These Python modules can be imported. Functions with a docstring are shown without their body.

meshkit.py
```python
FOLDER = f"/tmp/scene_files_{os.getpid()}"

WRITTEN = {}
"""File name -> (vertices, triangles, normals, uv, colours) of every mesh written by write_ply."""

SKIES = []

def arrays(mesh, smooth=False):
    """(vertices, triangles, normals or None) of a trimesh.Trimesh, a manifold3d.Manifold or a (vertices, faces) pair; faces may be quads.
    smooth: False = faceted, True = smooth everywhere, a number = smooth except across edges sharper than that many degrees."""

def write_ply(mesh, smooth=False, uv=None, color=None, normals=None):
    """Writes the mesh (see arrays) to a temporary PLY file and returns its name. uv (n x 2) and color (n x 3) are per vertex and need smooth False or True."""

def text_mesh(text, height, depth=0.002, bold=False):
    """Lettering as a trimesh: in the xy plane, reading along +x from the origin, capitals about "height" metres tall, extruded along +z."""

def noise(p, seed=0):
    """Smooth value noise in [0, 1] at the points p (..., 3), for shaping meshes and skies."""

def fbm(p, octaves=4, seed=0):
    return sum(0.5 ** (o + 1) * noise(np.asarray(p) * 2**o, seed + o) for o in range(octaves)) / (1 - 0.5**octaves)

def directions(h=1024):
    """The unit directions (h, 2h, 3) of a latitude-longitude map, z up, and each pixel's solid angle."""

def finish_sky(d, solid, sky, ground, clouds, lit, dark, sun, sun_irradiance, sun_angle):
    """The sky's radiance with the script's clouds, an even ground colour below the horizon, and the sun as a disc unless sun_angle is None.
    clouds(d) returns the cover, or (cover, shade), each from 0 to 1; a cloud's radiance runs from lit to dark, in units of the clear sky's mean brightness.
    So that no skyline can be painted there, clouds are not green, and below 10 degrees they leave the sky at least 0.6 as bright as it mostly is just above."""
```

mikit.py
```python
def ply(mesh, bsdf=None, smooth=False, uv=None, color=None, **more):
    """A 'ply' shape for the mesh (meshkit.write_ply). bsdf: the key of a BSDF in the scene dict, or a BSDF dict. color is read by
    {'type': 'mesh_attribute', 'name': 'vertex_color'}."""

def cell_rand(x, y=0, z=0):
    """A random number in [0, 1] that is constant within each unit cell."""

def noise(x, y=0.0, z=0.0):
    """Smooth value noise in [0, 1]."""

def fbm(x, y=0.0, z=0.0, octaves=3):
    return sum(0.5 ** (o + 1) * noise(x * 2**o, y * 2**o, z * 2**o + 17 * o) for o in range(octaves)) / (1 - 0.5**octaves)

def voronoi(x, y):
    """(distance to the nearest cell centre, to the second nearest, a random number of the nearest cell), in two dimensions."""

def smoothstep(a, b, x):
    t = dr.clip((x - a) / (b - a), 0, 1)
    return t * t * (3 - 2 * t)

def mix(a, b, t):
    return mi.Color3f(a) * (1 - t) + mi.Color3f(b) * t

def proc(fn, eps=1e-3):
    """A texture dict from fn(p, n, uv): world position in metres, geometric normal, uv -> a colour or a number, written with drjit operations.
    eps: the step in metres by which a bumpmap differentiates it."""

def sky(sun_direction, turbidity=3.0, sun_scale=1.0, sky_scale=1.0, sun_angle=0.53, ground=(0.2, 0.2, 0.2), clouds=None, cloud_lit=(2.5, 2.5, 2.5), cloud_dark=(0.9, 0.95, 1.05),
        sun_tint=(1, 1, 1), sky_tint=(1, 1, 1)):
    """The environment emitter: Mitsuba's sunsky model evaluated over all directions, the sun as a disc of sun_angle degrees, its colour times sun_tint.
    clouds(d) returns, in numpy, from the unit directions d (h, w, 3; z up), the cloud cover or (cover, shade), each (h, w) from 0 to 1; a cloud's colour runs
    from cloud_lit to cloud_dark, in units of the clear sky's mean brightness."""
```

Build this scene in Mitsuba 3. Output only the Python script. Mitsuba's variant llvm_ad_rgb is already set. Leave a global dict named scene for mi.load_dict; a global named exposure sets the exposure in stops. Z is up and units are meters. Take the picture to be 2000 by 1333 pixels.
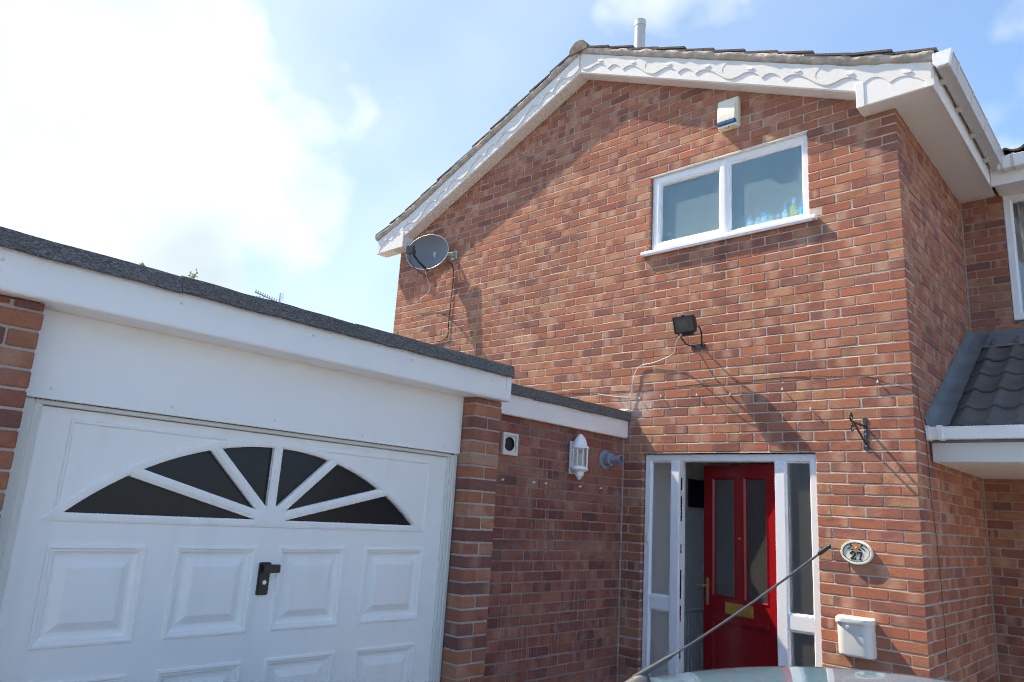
import math, random
import numpy as np, trimesh, mitsuba as mi, drjit as dr, mikit, meshkit
from shapely.geometry import Polygon, LineString, Point, box as sbox
from shapely import affinity, union_all
from scipy.spatial import ConvexHull

# ---------------------------------------------------------------- camera, sky, exposure
random.seed(7)
rng = np.random.default_rng(7)
T = mi.ScalarTransform4f
CAM = np.array([1.36058378, -5.40541456, 1.54470977])
FWD = np.array([-0.66826466, 0.70910288, 0.22493433])
UPV = np.array([0.10754871, -0.20709703, 0.97239092])
exposure = 2.5
SUN = np.array([-3.2, -1.0, 4.15])


def unit(az, el):
    a, e = math.radians(az), math.radians(el)
    return np.array([math.cos(e) * math.cos(a), math.cos(e) * math.sin(a), math.sin(e)])


def cloud_cover(d):
    """Broken cumulus all round under a thin veil, with one big bank in the west-north-west."""
    ang = lambda c: np.degrees(np.arccos(np.clip(d @ c, -1, 1)))
    w = meshkit.fbm(d * 3.4 + [11.3, 4.2, 7.7], 6, 3)
    f = meshkit.fbm(d * 10.0 + [1.3, 8.2, 2.7], 5, 9)
    base = 0.5 + (w - 0.5) * 1.25 + (f - 0.5) * 0.75
    bank = np.clip(1.02 - ang(unit(175, 19)) / 27.0, -0.08, 0.50)
    small = np.clip(0.62 - ang(unit(121, 40)) / 13.0, -0.08, 0.28)
    s = base + np.maximum(bank, small)
    t = np.clip((s - 0.47) / 0.40, 0, 1)
    cover = t * t * (3 - 2 * t)
    veil = 0.13 + 0.47 * np.clip(1.28 - ang(unit(174, 19)) / 56, 0, 1)
    cover = np.maximum(cover, veil)
    shade = np.clip((meshkit.fbm(d * 5.0 + [3.3, 1.2, 9.7], 4, 5) - 0.42) * 2.4, 0, 0.8)
    return cover, shade


scene = {"type": "scene"}
labels = {}
scene["camera"] = {"type": "perspective", "fov": 69.6758, "fov_axis": "x", "near_clip": 0.05, "far_clip": 2000.0,
                   "to_world": T().look_at(origin=CAM.tolist(), target=(CAM + FWD).tolist(), up=UPV.tolist())}
scene["sky"] = mikit.sky(SUN.tolist(), turbidity=3, sun_scale=1.12, sky_scale=1.15, ground=(0.25, 0.24, 0.23), sky_tint=(0.94, 1.08, 1.14),
                         clouds=cloud_cover, cloud_lit=(1.56, 1.70, 1.76), cloud_dark=(0.98, 1.20, 1.30))

# ---------------------------------------------------------------- materials
def two(b):
    return {"type": "twosided", "b": b}


def rgb(*c):
    return {"type": "rgb", "value": list(c)}


def plain(key, col, rough=0.5, spec=0.5, metallic=0.0, coat=0.0, coat_gloss=0.9):
    b = {"type": "principled", "base_color": rgb(*col) if isinstance(col, tuple) else col, "roughness": rough, "specular": spec, "metallic": metallic}
    if coat:
        b["clearcoat"], b["clearcoat_gloss"] = coat, coat_gloss
    scene[key] = two(b)


def bumped(key, col, bump_fn, rough=0.9, spec=0.3, eps=1e-3, amp=1.0):
    b = {"type": "principled", "base_color": mikit.proc(col) if callable(col) else rgb(*col), "roughness": rough, "specular": spec}
    scene[key] = two({"type": "bumpmap", "scale": amp, "tex": mikit.proc(bump_fn, eps), "b": b})


C3 = mi.Color3f
mix, noise, fbm, crand, sstep = mikit.mix, mikit.noise, mikit.fbm, mikit.cell_rand, mikit.smoothstep


def brick_colour(palette, pale=0.5, dirt=0.0, stains=False):
    def fn(p, n, uv):
        i = dr.floor(uv.x)
        lu = uv.x - i
        r1, r2, r3 = crand(i, 3.5, 1.5), crand(i, 8.5, 2.5), crand(i, 13.5, 4.5)
        m = fbm(p.x * 16 + r2 * 40, p.y * 16, p.z * 20 + r3 * 9, 3)
        k = r1 + (m - 0.5) * 0.55
        c = C3(palette[0][1])
        for t, col in palette[1:]:
            c = mix(c, col, sstep(t - 0.07, t + 0.07, k))
        c = c * (0.88 + 0.24 * r3)
        # drag marks and kiln blush: paler bands across some bricks
        band = sstep(0.30, 0.05, dr.abs(lu - (0.1 + 0.9 * r2))) * sstep(0.35, 0.8, crand(i, 2.5, 9.5))
        c = mix(c, (0.50, 0.30, 0.21), band * pale * (0.35 + 0.65 * m))
        dark = sstep(0.30, 0.0, dr.abs(lu - r3)) * sstep(0.65, 0.95, crand(i, 5.5, 7.5))
        c = mix(c, (0.175, 0.078, 0.068), dark * 0.5)
        big = fbm(p.x * 0.9 + 3, p.y * 0.9, p.z * 1.3, 3)
        c = c * (0.80 + 0.40 * big)
        bloom = sstep(0.50, 0.78, fbm(p.x * 3.1, p.y * 3.1 + 2, p.z * 4.7, 4))
        c = mix(c, (0.47, 0.30, 0.21), bloom * 0.22)
        g = noise(p.x * 230, p.y * 230, p.z * 260)
        c = c * (0.82 + 0.36 * g)
        sp = sstep(0.80, 0.9, noise(p.x * 120 + 7, p.y * 120, p.z * 120))
        c = mix(c, (0.52, 0.40, 0.32), sp * 0.08)
        if stains:
            # lime smeared about the flat roof's end, dirty runs from the ends of the window sill
            wv = fbm(p.x * 7, p.y * 7, p.z * 9, 3)
            q = dr.sqrt(dr.square((p.x + 2.17) / 0.22) + dr.square((p.z - 2.52) / 0.17))
            c = mix(c, (0.56, 0.45, 0.38), sstep(1.25, 0.45, q + (wv - 0.5) * 1.2) * 0.55)
            for xs_ in (-2.13, -1.37, -0.62):
                run = sstep(0.09, 0.01, dr.abs(p.x - xs_ + (wv - 0.5) * 0.08)) * sstep(2.9, 3.85, p.z) * sstep(3.88, 3.86, p.z)
                c = c * (1 - 0.30 * run)
        if dirt:
            d = sstep(0.55, 0.8, fbm(p.x * 5, p.y * 5, p.z * 4, 4))
            c = mix(c, (0.33, 0.27, 0.24), d * dirt)
            s = sstep(0.74, 0.82, noise(p.y * 60, p.z * 7, p.x * 3)) * sstep(0.45, 0.7, noise(p.y * 3, p.z * 3 + 5, 1.0))
            c = mix(c, (0.46, 0.40, 0.35), s * dirt * 0.7)
        return c
    return fn


def brick_bump(p, n, uv):
    return noise(p.x * 300, p.y * 300, p.z * 330) * 0.0006 + noise(p.x * 90, p.y * 90, p.z * 110) * 0.0007


PAL = [(0, (0.222, 0.098, 0.080)), (0.09, (0.270, 0.108, 0.076)), (0.28, (0.342, 0.130, 0.079)), (0.60, (0.334, 0.140, 0.086)), (0.84, (0.362, 0.170, 0.100)), (0.97, (0.40, 0.210, 0.124))]
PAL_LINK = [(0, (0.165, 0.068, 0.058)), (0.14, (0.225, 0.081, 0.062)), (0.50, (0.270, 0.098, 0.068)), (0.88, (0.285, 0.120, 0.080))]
PAL_GAR = [(0, (0.17, 0.075, 0.060)), (0.16, (0.255, 0.095, 0.062)), (0.50, (0.305, 0.122, 0.070)), (0.82, (0.34, 0.155, 0.088)), (0.95, (0.35, 0.20, 0.14))]
bumped("mat_brick", brick_colour(PAL, 0.75, 0.0, True), brick_bump, 0.92, 0.25)
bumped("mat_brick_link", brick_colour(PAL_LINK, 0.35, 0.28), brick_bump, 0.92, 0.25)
bumped("mat_brick_garage", brick_colour(PAL_GAR, 0.4, 0.12), brick_bump, 0.92, 0.25)


def mortar_colour(base):
    def fn(p, n, uv):
        m = fbm(p.x * 6, p.y * 6, p.z * 6, 3)
        g = noise(p.x * 260, p.y * 260, p.z * 260)
        return C3(base) * (0.62 + 0.5 * m) * (0.8 + 0.4 * g)
    return fn


def mortar_bump(p, n, uv):
    return noise(p.x * 200, p.y * 200, p.z * 200) * 0.0012


bumped("mat_mortar", mortar_colour((0.50, 0.41, 0.345)), mortar_bump)
bumped("mat_mortar_grey", mortar_colour((0.44, 0.375, 0.33)), mortar_bump)
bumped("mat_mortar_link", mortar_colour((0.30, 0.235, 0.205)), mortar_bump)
bumped("mat_verge_mortar", lambda p, n, uv: C3((0.47, 0.415, 0.36)) * (0.45 + 1.1 * fbm(p.x * 14, p.y * 14, p.z * 14, 4)), lambda p, n, uv: fbm(p.x * 60, p.y * 60, p.z * 60, 3) * 0.006)


def upvc(p, n, uv):
    d = fbm(p.x * 1.7 + 3, p.y * 1.7, p.z * 2.3, 4)
    g = fbm(p.x * 2.6, p.y * 2.6, p.z * 6, 2)
    c = C3((0.83, 0.815, 0.79)) * (0.90 + 0.12 * d)
    c = mix(c, (0.60, 0.575, 0.52), sstep(0.55, 0.85, g) * 0.22)
    return c


def door_white(p, n, uv):
    d = fbm(p.y * 2.1, p.z * 1.4 + 4, 0.5, 4)
    run = fbm(p.y * 14, p.z * 1.6, 1.5, 2)
    c = C3((0.85, 0.825, 0.785)) * (0.92 + 0.1 * d)
    return mix(c, (0.60, 0.575, 0.53), sstep(0.52, 0.8, run) * 0.16 + sstep(0.55, 0.8, d) * 0.08)


scene["mat_door_white"] = two({"type": "principled", "base_color": mikit.proc(door_white), "roughness": 0.42, "specular": 0.45})
scene["mat_upvc"] = two({"type": "principled", "base_color": mikit.proc(upvc), "roughness": 0.38, "specular": 0.45})
plain("mat_white_gloss", (0.82, 0.83, 0.85), 0.3, 0.5)
scene["mat_fret"] = two({"type": "diffuse", "reflectance": rgb(0.76, 0.75, 0.72)})
scene["mat_board"] = two({"type": "diffuse", "reflectance": mikit.proc(upvc)})
plain("mat_cable_brown", (0.10, 0.07, 0.06), 0.7, 0.3)
plain("mat_box_white", (0.66, 0.66, 0.645), 0.35, 0.45)
plain("mat_stub_grey", (0.33, 0.31, 0.29), 0.6, 0.3)
plain("mat_cream", (0.74, 0.72, 0.60), 0.4, 0.45)
plain("mat_frame_old", (0.68, 0.66, 0.60), 0.5, 0.4)
plain("mat_dull_white", (0.62, 0.61, 0.58), 0.5, 0.4)
plain("mat_gutter_grey", (0.56, 0.545, 0.52), 0.5, 0.4)  # even warm grey, duller than the white end cap
plain("mat_black", (0.018, 0.018, 0.02), 0.4, 0.5)
plain("mat_rubber", (0.02, 0.02, 0.022), 0.75, 0.3)
plain("mat_iron", (0.025, 0.03, 0.028), 0.38, 0.6)
plain("mat_dish", (0.15, 0.16, 0.175), 0.42, 0.4)
plain("mat_galv", (0.42, 0.44, 0.46), 0.45, 0.5, 0.6)
plain("mat_steel", (0.62, 0.62, 0.62), 0.3, 0.5, 0.9)
plain("mat_brass", (0.62, 0.50, 0.28), 0.3, 0.5, 0.9)
plain("mat_brass_plate", (0.56, 0.37, 0.10), 0.38, 0.5, 0.75)
plain("mat_red", mikit.proc(lambda p, n, uv: C3((0.225, 0.005, 0.009)) * (0.85 + 0.3 * fbm(p.x * 6, p.y * 6, p.z * 2.5, 4))), 0.24, 0.5)
plain("mat_blue_lens", (0.025, 0.085, 0.22), 0.3, 0.5)
plain("mat_grey_plastic", (0.24, 0.27, 0.32), 0.42, 0.45)
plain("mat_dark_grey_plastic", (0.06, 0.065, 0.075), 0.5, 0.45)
plain("mat_plaster", (0.84, 0.83, 0.80), 0.9, 0.2)
plain("mat_plaster_white", (0.78, 0.80, 0.82), 0.9, 0.2)
plain("mat_blue_tint_lining", (0.55, 0.78, 0.88), 0.4, 0.4)  # blue put into unseen bathroom walls to tint light through the panes
plain("mat_hall_shade_lining", (0.14, 0.13, 0.12), 0.9, 0.2)  # hall dimness put into the colour of its right and back linings
plain("mat_carpet", (0.36, 0.31, 0.26), 1.0, 0.1)
plain("mat_navy", (0.02, 0.025, 0.06), 0.5, 0.4)
plain("mat_curtain", (0.52, 0.52, 0.50), 0.95, 0.1)
plain("mat_plaque_face", (0.74, 0.70, 0.58), 0.4, 0.4)
plain("mat_plaque_rim", (0.78, 0.75, 0.66), 0.35, 0.5)
plain("mat_orange", (0.60, 0.19, 0.07), 0.4, 0.4)
plain("mat_leaf_dark", (0.03, 0.055, 0.04), 0.5, 0.4)
plain("mat_ink", (0.02, 0.022, 0.026), 0.45, 0.4)
plain("mat_ridge", lambda_col := mikit.proc(lambda p, n, uv: C3((0.185, 0.158, 0.135)) * (0.5 + fbm(p.x * 25, p.y * 25, p.z * 25, 3))), 0.95, 0.2)
plain("mat_headlight", (0.75, 0.77, 0.8), 0.1, 0.6, 0.4, 1.0)
scene["mat_car"] = two({"type": "plastic", "diffuse_reflectance": mikit.proc(lambda p, n, uv: C3((0.27, 0.42, 0.53)) * (0.92 + 0.16 * noise(p.x * 700, p.y * 700, p.z * 700))), "int_ior": 1.62, "nonlinear": True})
plain("mat_car_glass", (0.02, 0.024, 0.028), 0.06, 0.6, 0, 1.0)
plain("mat_weed", (0.34, 0.34, 0.16), 0.8, 0.3)
plain("mat_alu", (0.35, 0.36, 0.37), 0.45, 0.5, 0.5)
for nm, c in dict(blue=(0.06, 0.38, 0.88), white=(0.90, 0.92, 0.90), mint=(0.35, 0.88, 0.70), yellow=(0.95, 0.72, 0.05), pink=(0.78, 0.48, 0.45), violet=(0.30, 0.34, 0.80)).items():
    plain("mat_bottle_" + nm, c, 0.35, 0.5)
bumped("mat_felt", lambda p, n, uv: C3((0.132, 0.128, 0.124)) * (0.35 + 1.5 * noise(p.x * 330, p.y * 330, p.z * 330) * noise(p.x * 140, p.y * 140, p.z * 140) * 1.6) * (0.8 + 0.4 * fbm(p.x * 3, p.y * 3, p.z * 3, 3)),
       lambda p, n, uv: noise(p.x * 330, p.y * 330, p.z * 330) * 0.0016, 0.95, 0.3)
bumped("mat_tile", lambda p, n, uv: C3((0.128, 0.112, 0.105)) * (0.7 + 0.6 * fbm(p.x * 9, p.y * 9, p.z * 9, 4)) * (0.8 + 0.4 * noise(p.x * 240, p.y * 240, p.z * 240)),
       lambda p, n, uv: noise(p.x * 260, p.y * 260, p.z * 260) * 0.0007, 0.9, 0.12)
bumped("mat_tile_old", lambda p, n, uv: mix(C3((0.135, 0.105, 0.09)), (0.27, 0.22, 0.17), sstep(0.45, 0.75, fbm(p.x * 10, p.y * 10, p.z * 10, 4))), lambda p, n, uv: noise(p.x * 150, p.y * 150, p.z * 150) * 0.0012, 0.95, 0.2)
bumped("mat_flashing", lambda p, n, uv: C3((0.170, 0.182, 0.192)) * (0.7 + 0.6 * fbm(p.x * 7, p.y * 7, p.z * 7, 4)), lambda p, n, uv: fbm(p.x * 22, p.y * 22, p.z * 22, 3) * 0.004, 0.55, 0.4)
bumped("mat_driveway", lambda p, n, uv: C3((0.19, 0.182, 0.172)) * (0.6 + 0.8 * fbm(p.x * 3, p.y * 3, 0.3, 5)), lambda p, n, uv: noise(p.x * 120, p.y * 120, 0.5) * 0.002, 0.95, 0.2)


def frost_bump(p, n, uv):
    w = fbm(p.x * 17, p.z * 17, p.y * 17, 2)
    a = noise(p.x * 50 + w * 5, p.z * 44 - w * 6, p.y * 40)
    return dr.abs(a - 0.5) * 0.0032


scene["mat_frosted"] = {"type": "bumpmap", "scale": 1.0, "tex": mikit.proc(frost_bump, 8e-4),
                        "b": {"type": "principledthin", "base_color": rgb(0.62, 0.88, 1.0), "roughness": 0.035, "spec_trans": 0.64, "diff_trans": 0.45, "eta": 1.5}}
scene["mat_frost_door"] = {"type": "principledthin", "base_color": rgb(0.88, 0.88, 0.86), "roughness": 0.2, "spec_trans": 0.86, "diff_trans": 0.9, "eta": 1.5}
scene["mat_door_glass"] = {"type": "principledthin", "base_color": rgb(0.62, 0.63, 0.61), "roughness": 0.18, "spec_trans": 0.90, "diff_trans": 0.9, "eta": 1.5}
scene["mat_pane"] = {"type": "thindielectric"}
plain("mat_flood_glass", (0.075, 0.078, 0.062), 0.2, 0.45)
plain("mat_flood_reflector", (0.10, 0.10, 0.085), 0.3, 0.4)
plain("mat_dark_pane", (0.018, 0.018, 0.020), 0.16, 0.22)
scene["mat_lantern_glass"] = {"type": "principledthin", "base_color": rgb(0.8, 0.8, 0.78), "roughness": 0.1, "spec_trans": 0.8, "diff_trans": 0.8, "eta": 1.5}

# ---------------------------------------------------------------- helpers
cat = trimesh.util.concatenate


def uniq(key):
    if key not in scene:
        return key
    i = 1
    while f"{key}_{i:03d}" in scene:
        i += 1
    return f"{key}_{i:03d}"


def put(key, mesh, mat, smooth=False, **kw):
    key = uniq(key)
    if isinstance(mesh, list):
        mesh = cat(mesh)
    scene[key] = mikit.ply(mesh, mat, smooth=smooth, **kw)
    return key


def lab(key, label=None, category=None, group=None, kind=None):
    d = labels.setdefault(key, {})
    for a, b in (("label", label), ("category", category), ("group", group), ("kind", kind)):
        if b:
            d[a] = b


class Frame:
    """A local frame: u and v along a surface, h out of it."""
    def __init__(s, o, u, v, h):
        s.o, s.m = np.array(o, float), np.array([u, v, h], float)

    def pts(s, a):
        return np.asarray(a, float) @ s.m + s.o

    def mesh(s, m):
        m = m.copy()
        m.vertices = s.pts(m.vertices)
        return m


G = Frame((0, 0, 0), (1, 0, 0), (0, 0, 1), (0, -1, 0))          # gable wall, h towards the camera


def FX(x):
    return Frame((x, 0, 0), (0, 1, 0), (0, 0, 1), (1, 0, 0))     # a wall facing +x: u = y, v = z


def FY(y):
    return Frame((0, y, 0), (1, 0, 0), (0, 0, 1), (0, -1, 0))


def box(x0, x1, y0, y1, z0, z1, bev=0.0):
    lo, hi = np.minimum([x0, y0, z0], [x1, y1, z1]), np.maximum([x0, y0, z0], [x1, y1, z1])
    bev = min(bev, 0.45 * (hi - lo).min())
    if bev <= 0:
        return trimesh.creation.box(bounds=[lo, hi])
    pts = []
    for c in np.ndindex(2, 2, 2):
        base = np.where(np.array(c) == 0, lo, hi)
        sg = np.where(np.array(c) == 0, 1, -1) * bev
        for k in range(3):
            q = base + sg
            q[k] = base[k]
            pts.append(q)
    return hull(pts)


def hull(pts):
    pts = np.asarray(pts, float)
    h = ConvexHull(pts)
    f = h.simplices.copy()
    c = pts.mean(0)
    t = pts[f]
    n = np.cross(t[:, 1] - t[:, 0], t[:, 2] - t[:, 0])
    flip = ((t.mean(1) - c) * n).sum(1) < 0
    f[flip] = f[flip][:, ::-1]
    return trimesh.Trimesh(pts, f, process=False)


def extr(poly, h0, h1):
    geoms = getattr(poly, "geoms", [poly])
    out = []
    for g in geoms:
        if g.is_empty or g.area < 1e-9:
            continue
        m = trimesh.creation.extrude_polygon(g, h1 - h0, engine="earcut")
        m.apply_translation([0, 0, h0])
        out.append(m)
    return cat(out)


def bevel_extr(poly, h0, h1, b=0.003):
    """An extrusion whose front edge is chamfered."""
    a = extr(poly, h0, h1 - b)
    parts = [a]
    for g in getattr(poly, "geoms", [poly]):
        ins = g.buffer(-b, join_style=2)
        if not ins.is_empty:
            parts.append(extr(ins, h1 - b - 0.0004, h1))
    return cat(parts)


def tube(points, r, sides=8, closed_ends=True):
    p = np.asarray(points, float)
    r = np.broadcast_to(np.asarray(r, float), (len(p),))
    t = np.gradient(p, axis=0)
    t /= np.linalg.norm(t, axis=1, keepdims=True) + 1e-12
    ref = np.array([0, 0, 1.0]) if abs(t[0] @ [0, 0, 1]) < 0.9 else np.array([1.0, 0, 0])
    a = np.cross(t, ref)
    a /= np.linalg.norm(a, axis=1, keepdims=True) + 1e-12
    b = np.cross(t, a)
    th = np.arange(sides) * 2 * np.pi / sides
    v = (p[:, None] + r[:, None, None] * (np.cos(th)[None, :, None] * a[:, None] + np.sin(th)[None, :, None] * b[:, None])).reshape(-1, 3)
    f = []
    n = len(p)
    for i in range(n - 1):
        for j in range(sides):
            k = (j + 1) % sides
            f += [[i * sides + j, (i + 1) * sides + k, i * sides + k], [i * sides + j, (i + 1) * sides + j, (i + 1) * sides + k]]
    if closed_ends:
        v = np.vstack([v, p[0], p[-1]])
        for j in range(sides):
            k = (j + 1) % sides
            f += [[len(v) - 2, j, k], [len(v) - 1, (n - 1) * sides + k, (n - 1) * sides + j]]
    m = trimesh.Trimesh(v, f, process=False)
    return m


def spline(pts, n=40):
    from scipy.interpolate import CubicSpline
    p = np.asarray(pts, float)
    s = np.r_[0, np.cumsum(np.linalg.norm(np.diff(p, axis=0), axis=1))]
    return CubicSpline(s, p)(np.linspace(0, s[-1], n))


def lathe(profile, sec=20, origin=(0, 0, 0), axis=(0, 0, 1)):
    """profile: (radius, height) list."""
    m = trimesh.creation.revolve(np.asarray(profile, float), sections=sec)
    R = trimesh.geometry.align_vectors([0, 0, 1], axis)
    m.apply_transform(R)
    m.apply_translation(origin)
    return m


def ring_loft(rect, prof, cap=False):
    """rect (u0,u1,v0,v1); prof: (inset, height) pairs; mitred frame rings, with a flat cap in the middle if cap."""
    u0, u1, v0, v1 = rect
    v, f = [], []
    for d, h in prof:
        v += [[u0 + d, v0 + d, h], [u1 - d, v0 + d, h], [u1 - d, v1 - d, h], [u0 + d, v1 - d, h]]
    for i in range(len(prof) - 1):
        for j in range(4):
            k = (j + 1) % 4
            a, b, c, d = i * 4 + j, i * 4 + k, (i + 1) * 4 + k, (i + 1) * 4 + j
            f += [[a, b, c], [a, c, d]]
    if cap:
        o = (len(prof) - 1) * 4
        f += [[o, o + 1, o + 2], [o, o + 2, o + 3]]
    return trimesh.Trimesh(np.array(v), f, process=False)


def poly_loft(poly_pts, prof, cap=True):
    """the same for any polygon, by shapely insets with mitred joins (the vertex count must not change)."""
    base = Polygon(poly_pts)
    rings, v, f = [], [], []
    if not base.exterior.is_ccw:
        poly_pts = poly_pts[::-1]
    P = np.asarray(poly_pts, float)
    n = len(P)
    e = np.roll(P, -1, 0) - P
    e /= np.linalg.norm(e, axis=1, keepdims=True)
    nn = np.stack([-e[:, 1], e[:, 0]], 1)
    pn = np.roll(nn, 1, 0)
    bis = (nn + pn) / (1 + (nn * pn).sum(1, keepdims=True) + 1e-9)
    for d, h in prof:
        q = P + bis * d
        v += [[*a, h] for a in q]
    for i in range(len(prof) - 1):
        for j in range(n):
            k = (j + 1) % n
            a, b, c, d = i * n + j, i * n + k, (i + 1) * n + k, (i + 1) * n + j
            f += [[a, b, c], [a, c, d]]
    if cap:
        o = (len(prof) - 1) * n
        tri = trimesh.creation.triangulate_polygon(Polygon(np.array(v)[o:o + n, :2]), engine="earcut")
        tv, tf = tri
        if len(tv) == n:
            d2 = ((np.array(v)[o:o + n, None, :2] - tv[None]) ** 2).sum(-1)
            idx = d2.argmin(0)
            for t in tf:
                f.append([o + idx[t[0]], o + idx[t[1]], o + idx[t[2]]])
    return trimesh.Trimesh(np.array(v), f, process=False)


def project(P):
    right = np.cross(FWD, UPV)
    q = np.asarray(P, float) - CAM
    d = q @ FWD
    return np.stack([1000 + 1436.78 * (q @ right) / d, 666.5 - 1436.78 * (q @ UPV) / d], -1), d


# ---------------------------------------------------------------- bricks
COURSE, BRICK, JOINT = 0.075, 0.225, 0.0092
BRICK_ID = [0]


def flat_brick(fr, u0, u1, v0, v1, depth=0.06):
    """One brick face: jittered outline with worn corners, chamfered arris, sides running back into the wall."""
    BRICK_ID[0] += 1
    j = lambda s: rng.normal(0, s)
    cu, cv = 0.006 + abs(j(0.003)), 0.005 + abs(j(0.002))
    o = []
    for (a, b, sa, sb) in ((u0, v0, 1, 1), (u1, v0, -1, 1), (u1, v1, -1, -1), (u0, v1, 1, -1)):
        pts = [[a + sa * cu, b], [a, b + sb * cv]]
        if (sa * sb) > 0:
            pts = pts[::-1]
        o += pts
    o = np.array(o)
    n = len(o)
    o += rng.normal(0, 0.0009, o.shape)
    mid = o.mean(0)
    ins = 0.0032
    front = o + np.sign(mid - o) * ins
    hh = rng.normal(0.0, 0.0008)
    tilt = rng.normal(0, 0.004, 2)
    fh = hh + np.clip((front - mid) @ (tilt * np.array([0.25, 1.0])), -0.0012, 0.0012)
    eh = fh - 0.0024 + rng.normal(0, 0.0004, n)
    v = np.vstack([np.c_[front, fh], np.c_[o, eh], np.c_[o, np.full(n, -depth)]])
    f = [[0, i, i + 1] for i in range(1, n - 1)]
    for a, b in ((0, n), (n, 2 * n)):
        for i in range(n):
            k = (i + 1) % n
            f += [[a + i, b + i, b + k], [a + i, b + k, a + k]]
    lu = np.clip((v[:, 0] - u0) / max(u1 - u0, 1e-6), 0.02, 0.98)
    lv = np.clip((v[:, 1] - v0) / max(v1 - v0, 1e-6), 0, 1)
    uv = np.c_[BRICK_ID[0] + lu, lv]
    return fr.pts(v), np.array(f), uv, fr.pts([[(u0 + u1) / 2, (v0 + v1) / 2, 0]])[0], fr.pts([[u0, v0, 0], [u1, v0, 0], [u1, v1, 0], [u0, v1, 0]])


def box_brick(x0, x1, y0, y1, z0, z1, corners):
    BRICK_ID[0] += 1
    m = box(x0 + rng.normal(0, .0008), x1 + rng.normal(0, .0008), y0 + rng.normal(0, .0008), y1 + rng.normal(0, .0008), z0, z1, 0.004)
    v = np.array(m.vertices)
    L = max(x1 - x0, y1 - y0)
    a = 0 if (x1 - x0) > (y1 - y0) else 1
    lu = np.clip((v[:, a] - (x0, y0)[a]) / L, 0.02, 0.98)
    uv = np.c_[BRICK_ID[0] + lu, v[:, 2] * 0 + 0.5]
    return v, np.array(m.faces), uv, v.mean(0), np.array(corners)


def cut(lo, hi, holes):
    out = [(lo, hi)]
    for a, b in holes:
        nx = []
        for p, q in out:
            if b <= p or a >= q:
                nx.append((p, q))
            else:
                if a > p:
                    nx.append((p, a))
                if b < q:
                    nx.append((b, q))
        out = nx
    return [(p, q) for p, q in out if q - p > 0.02]


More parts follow.
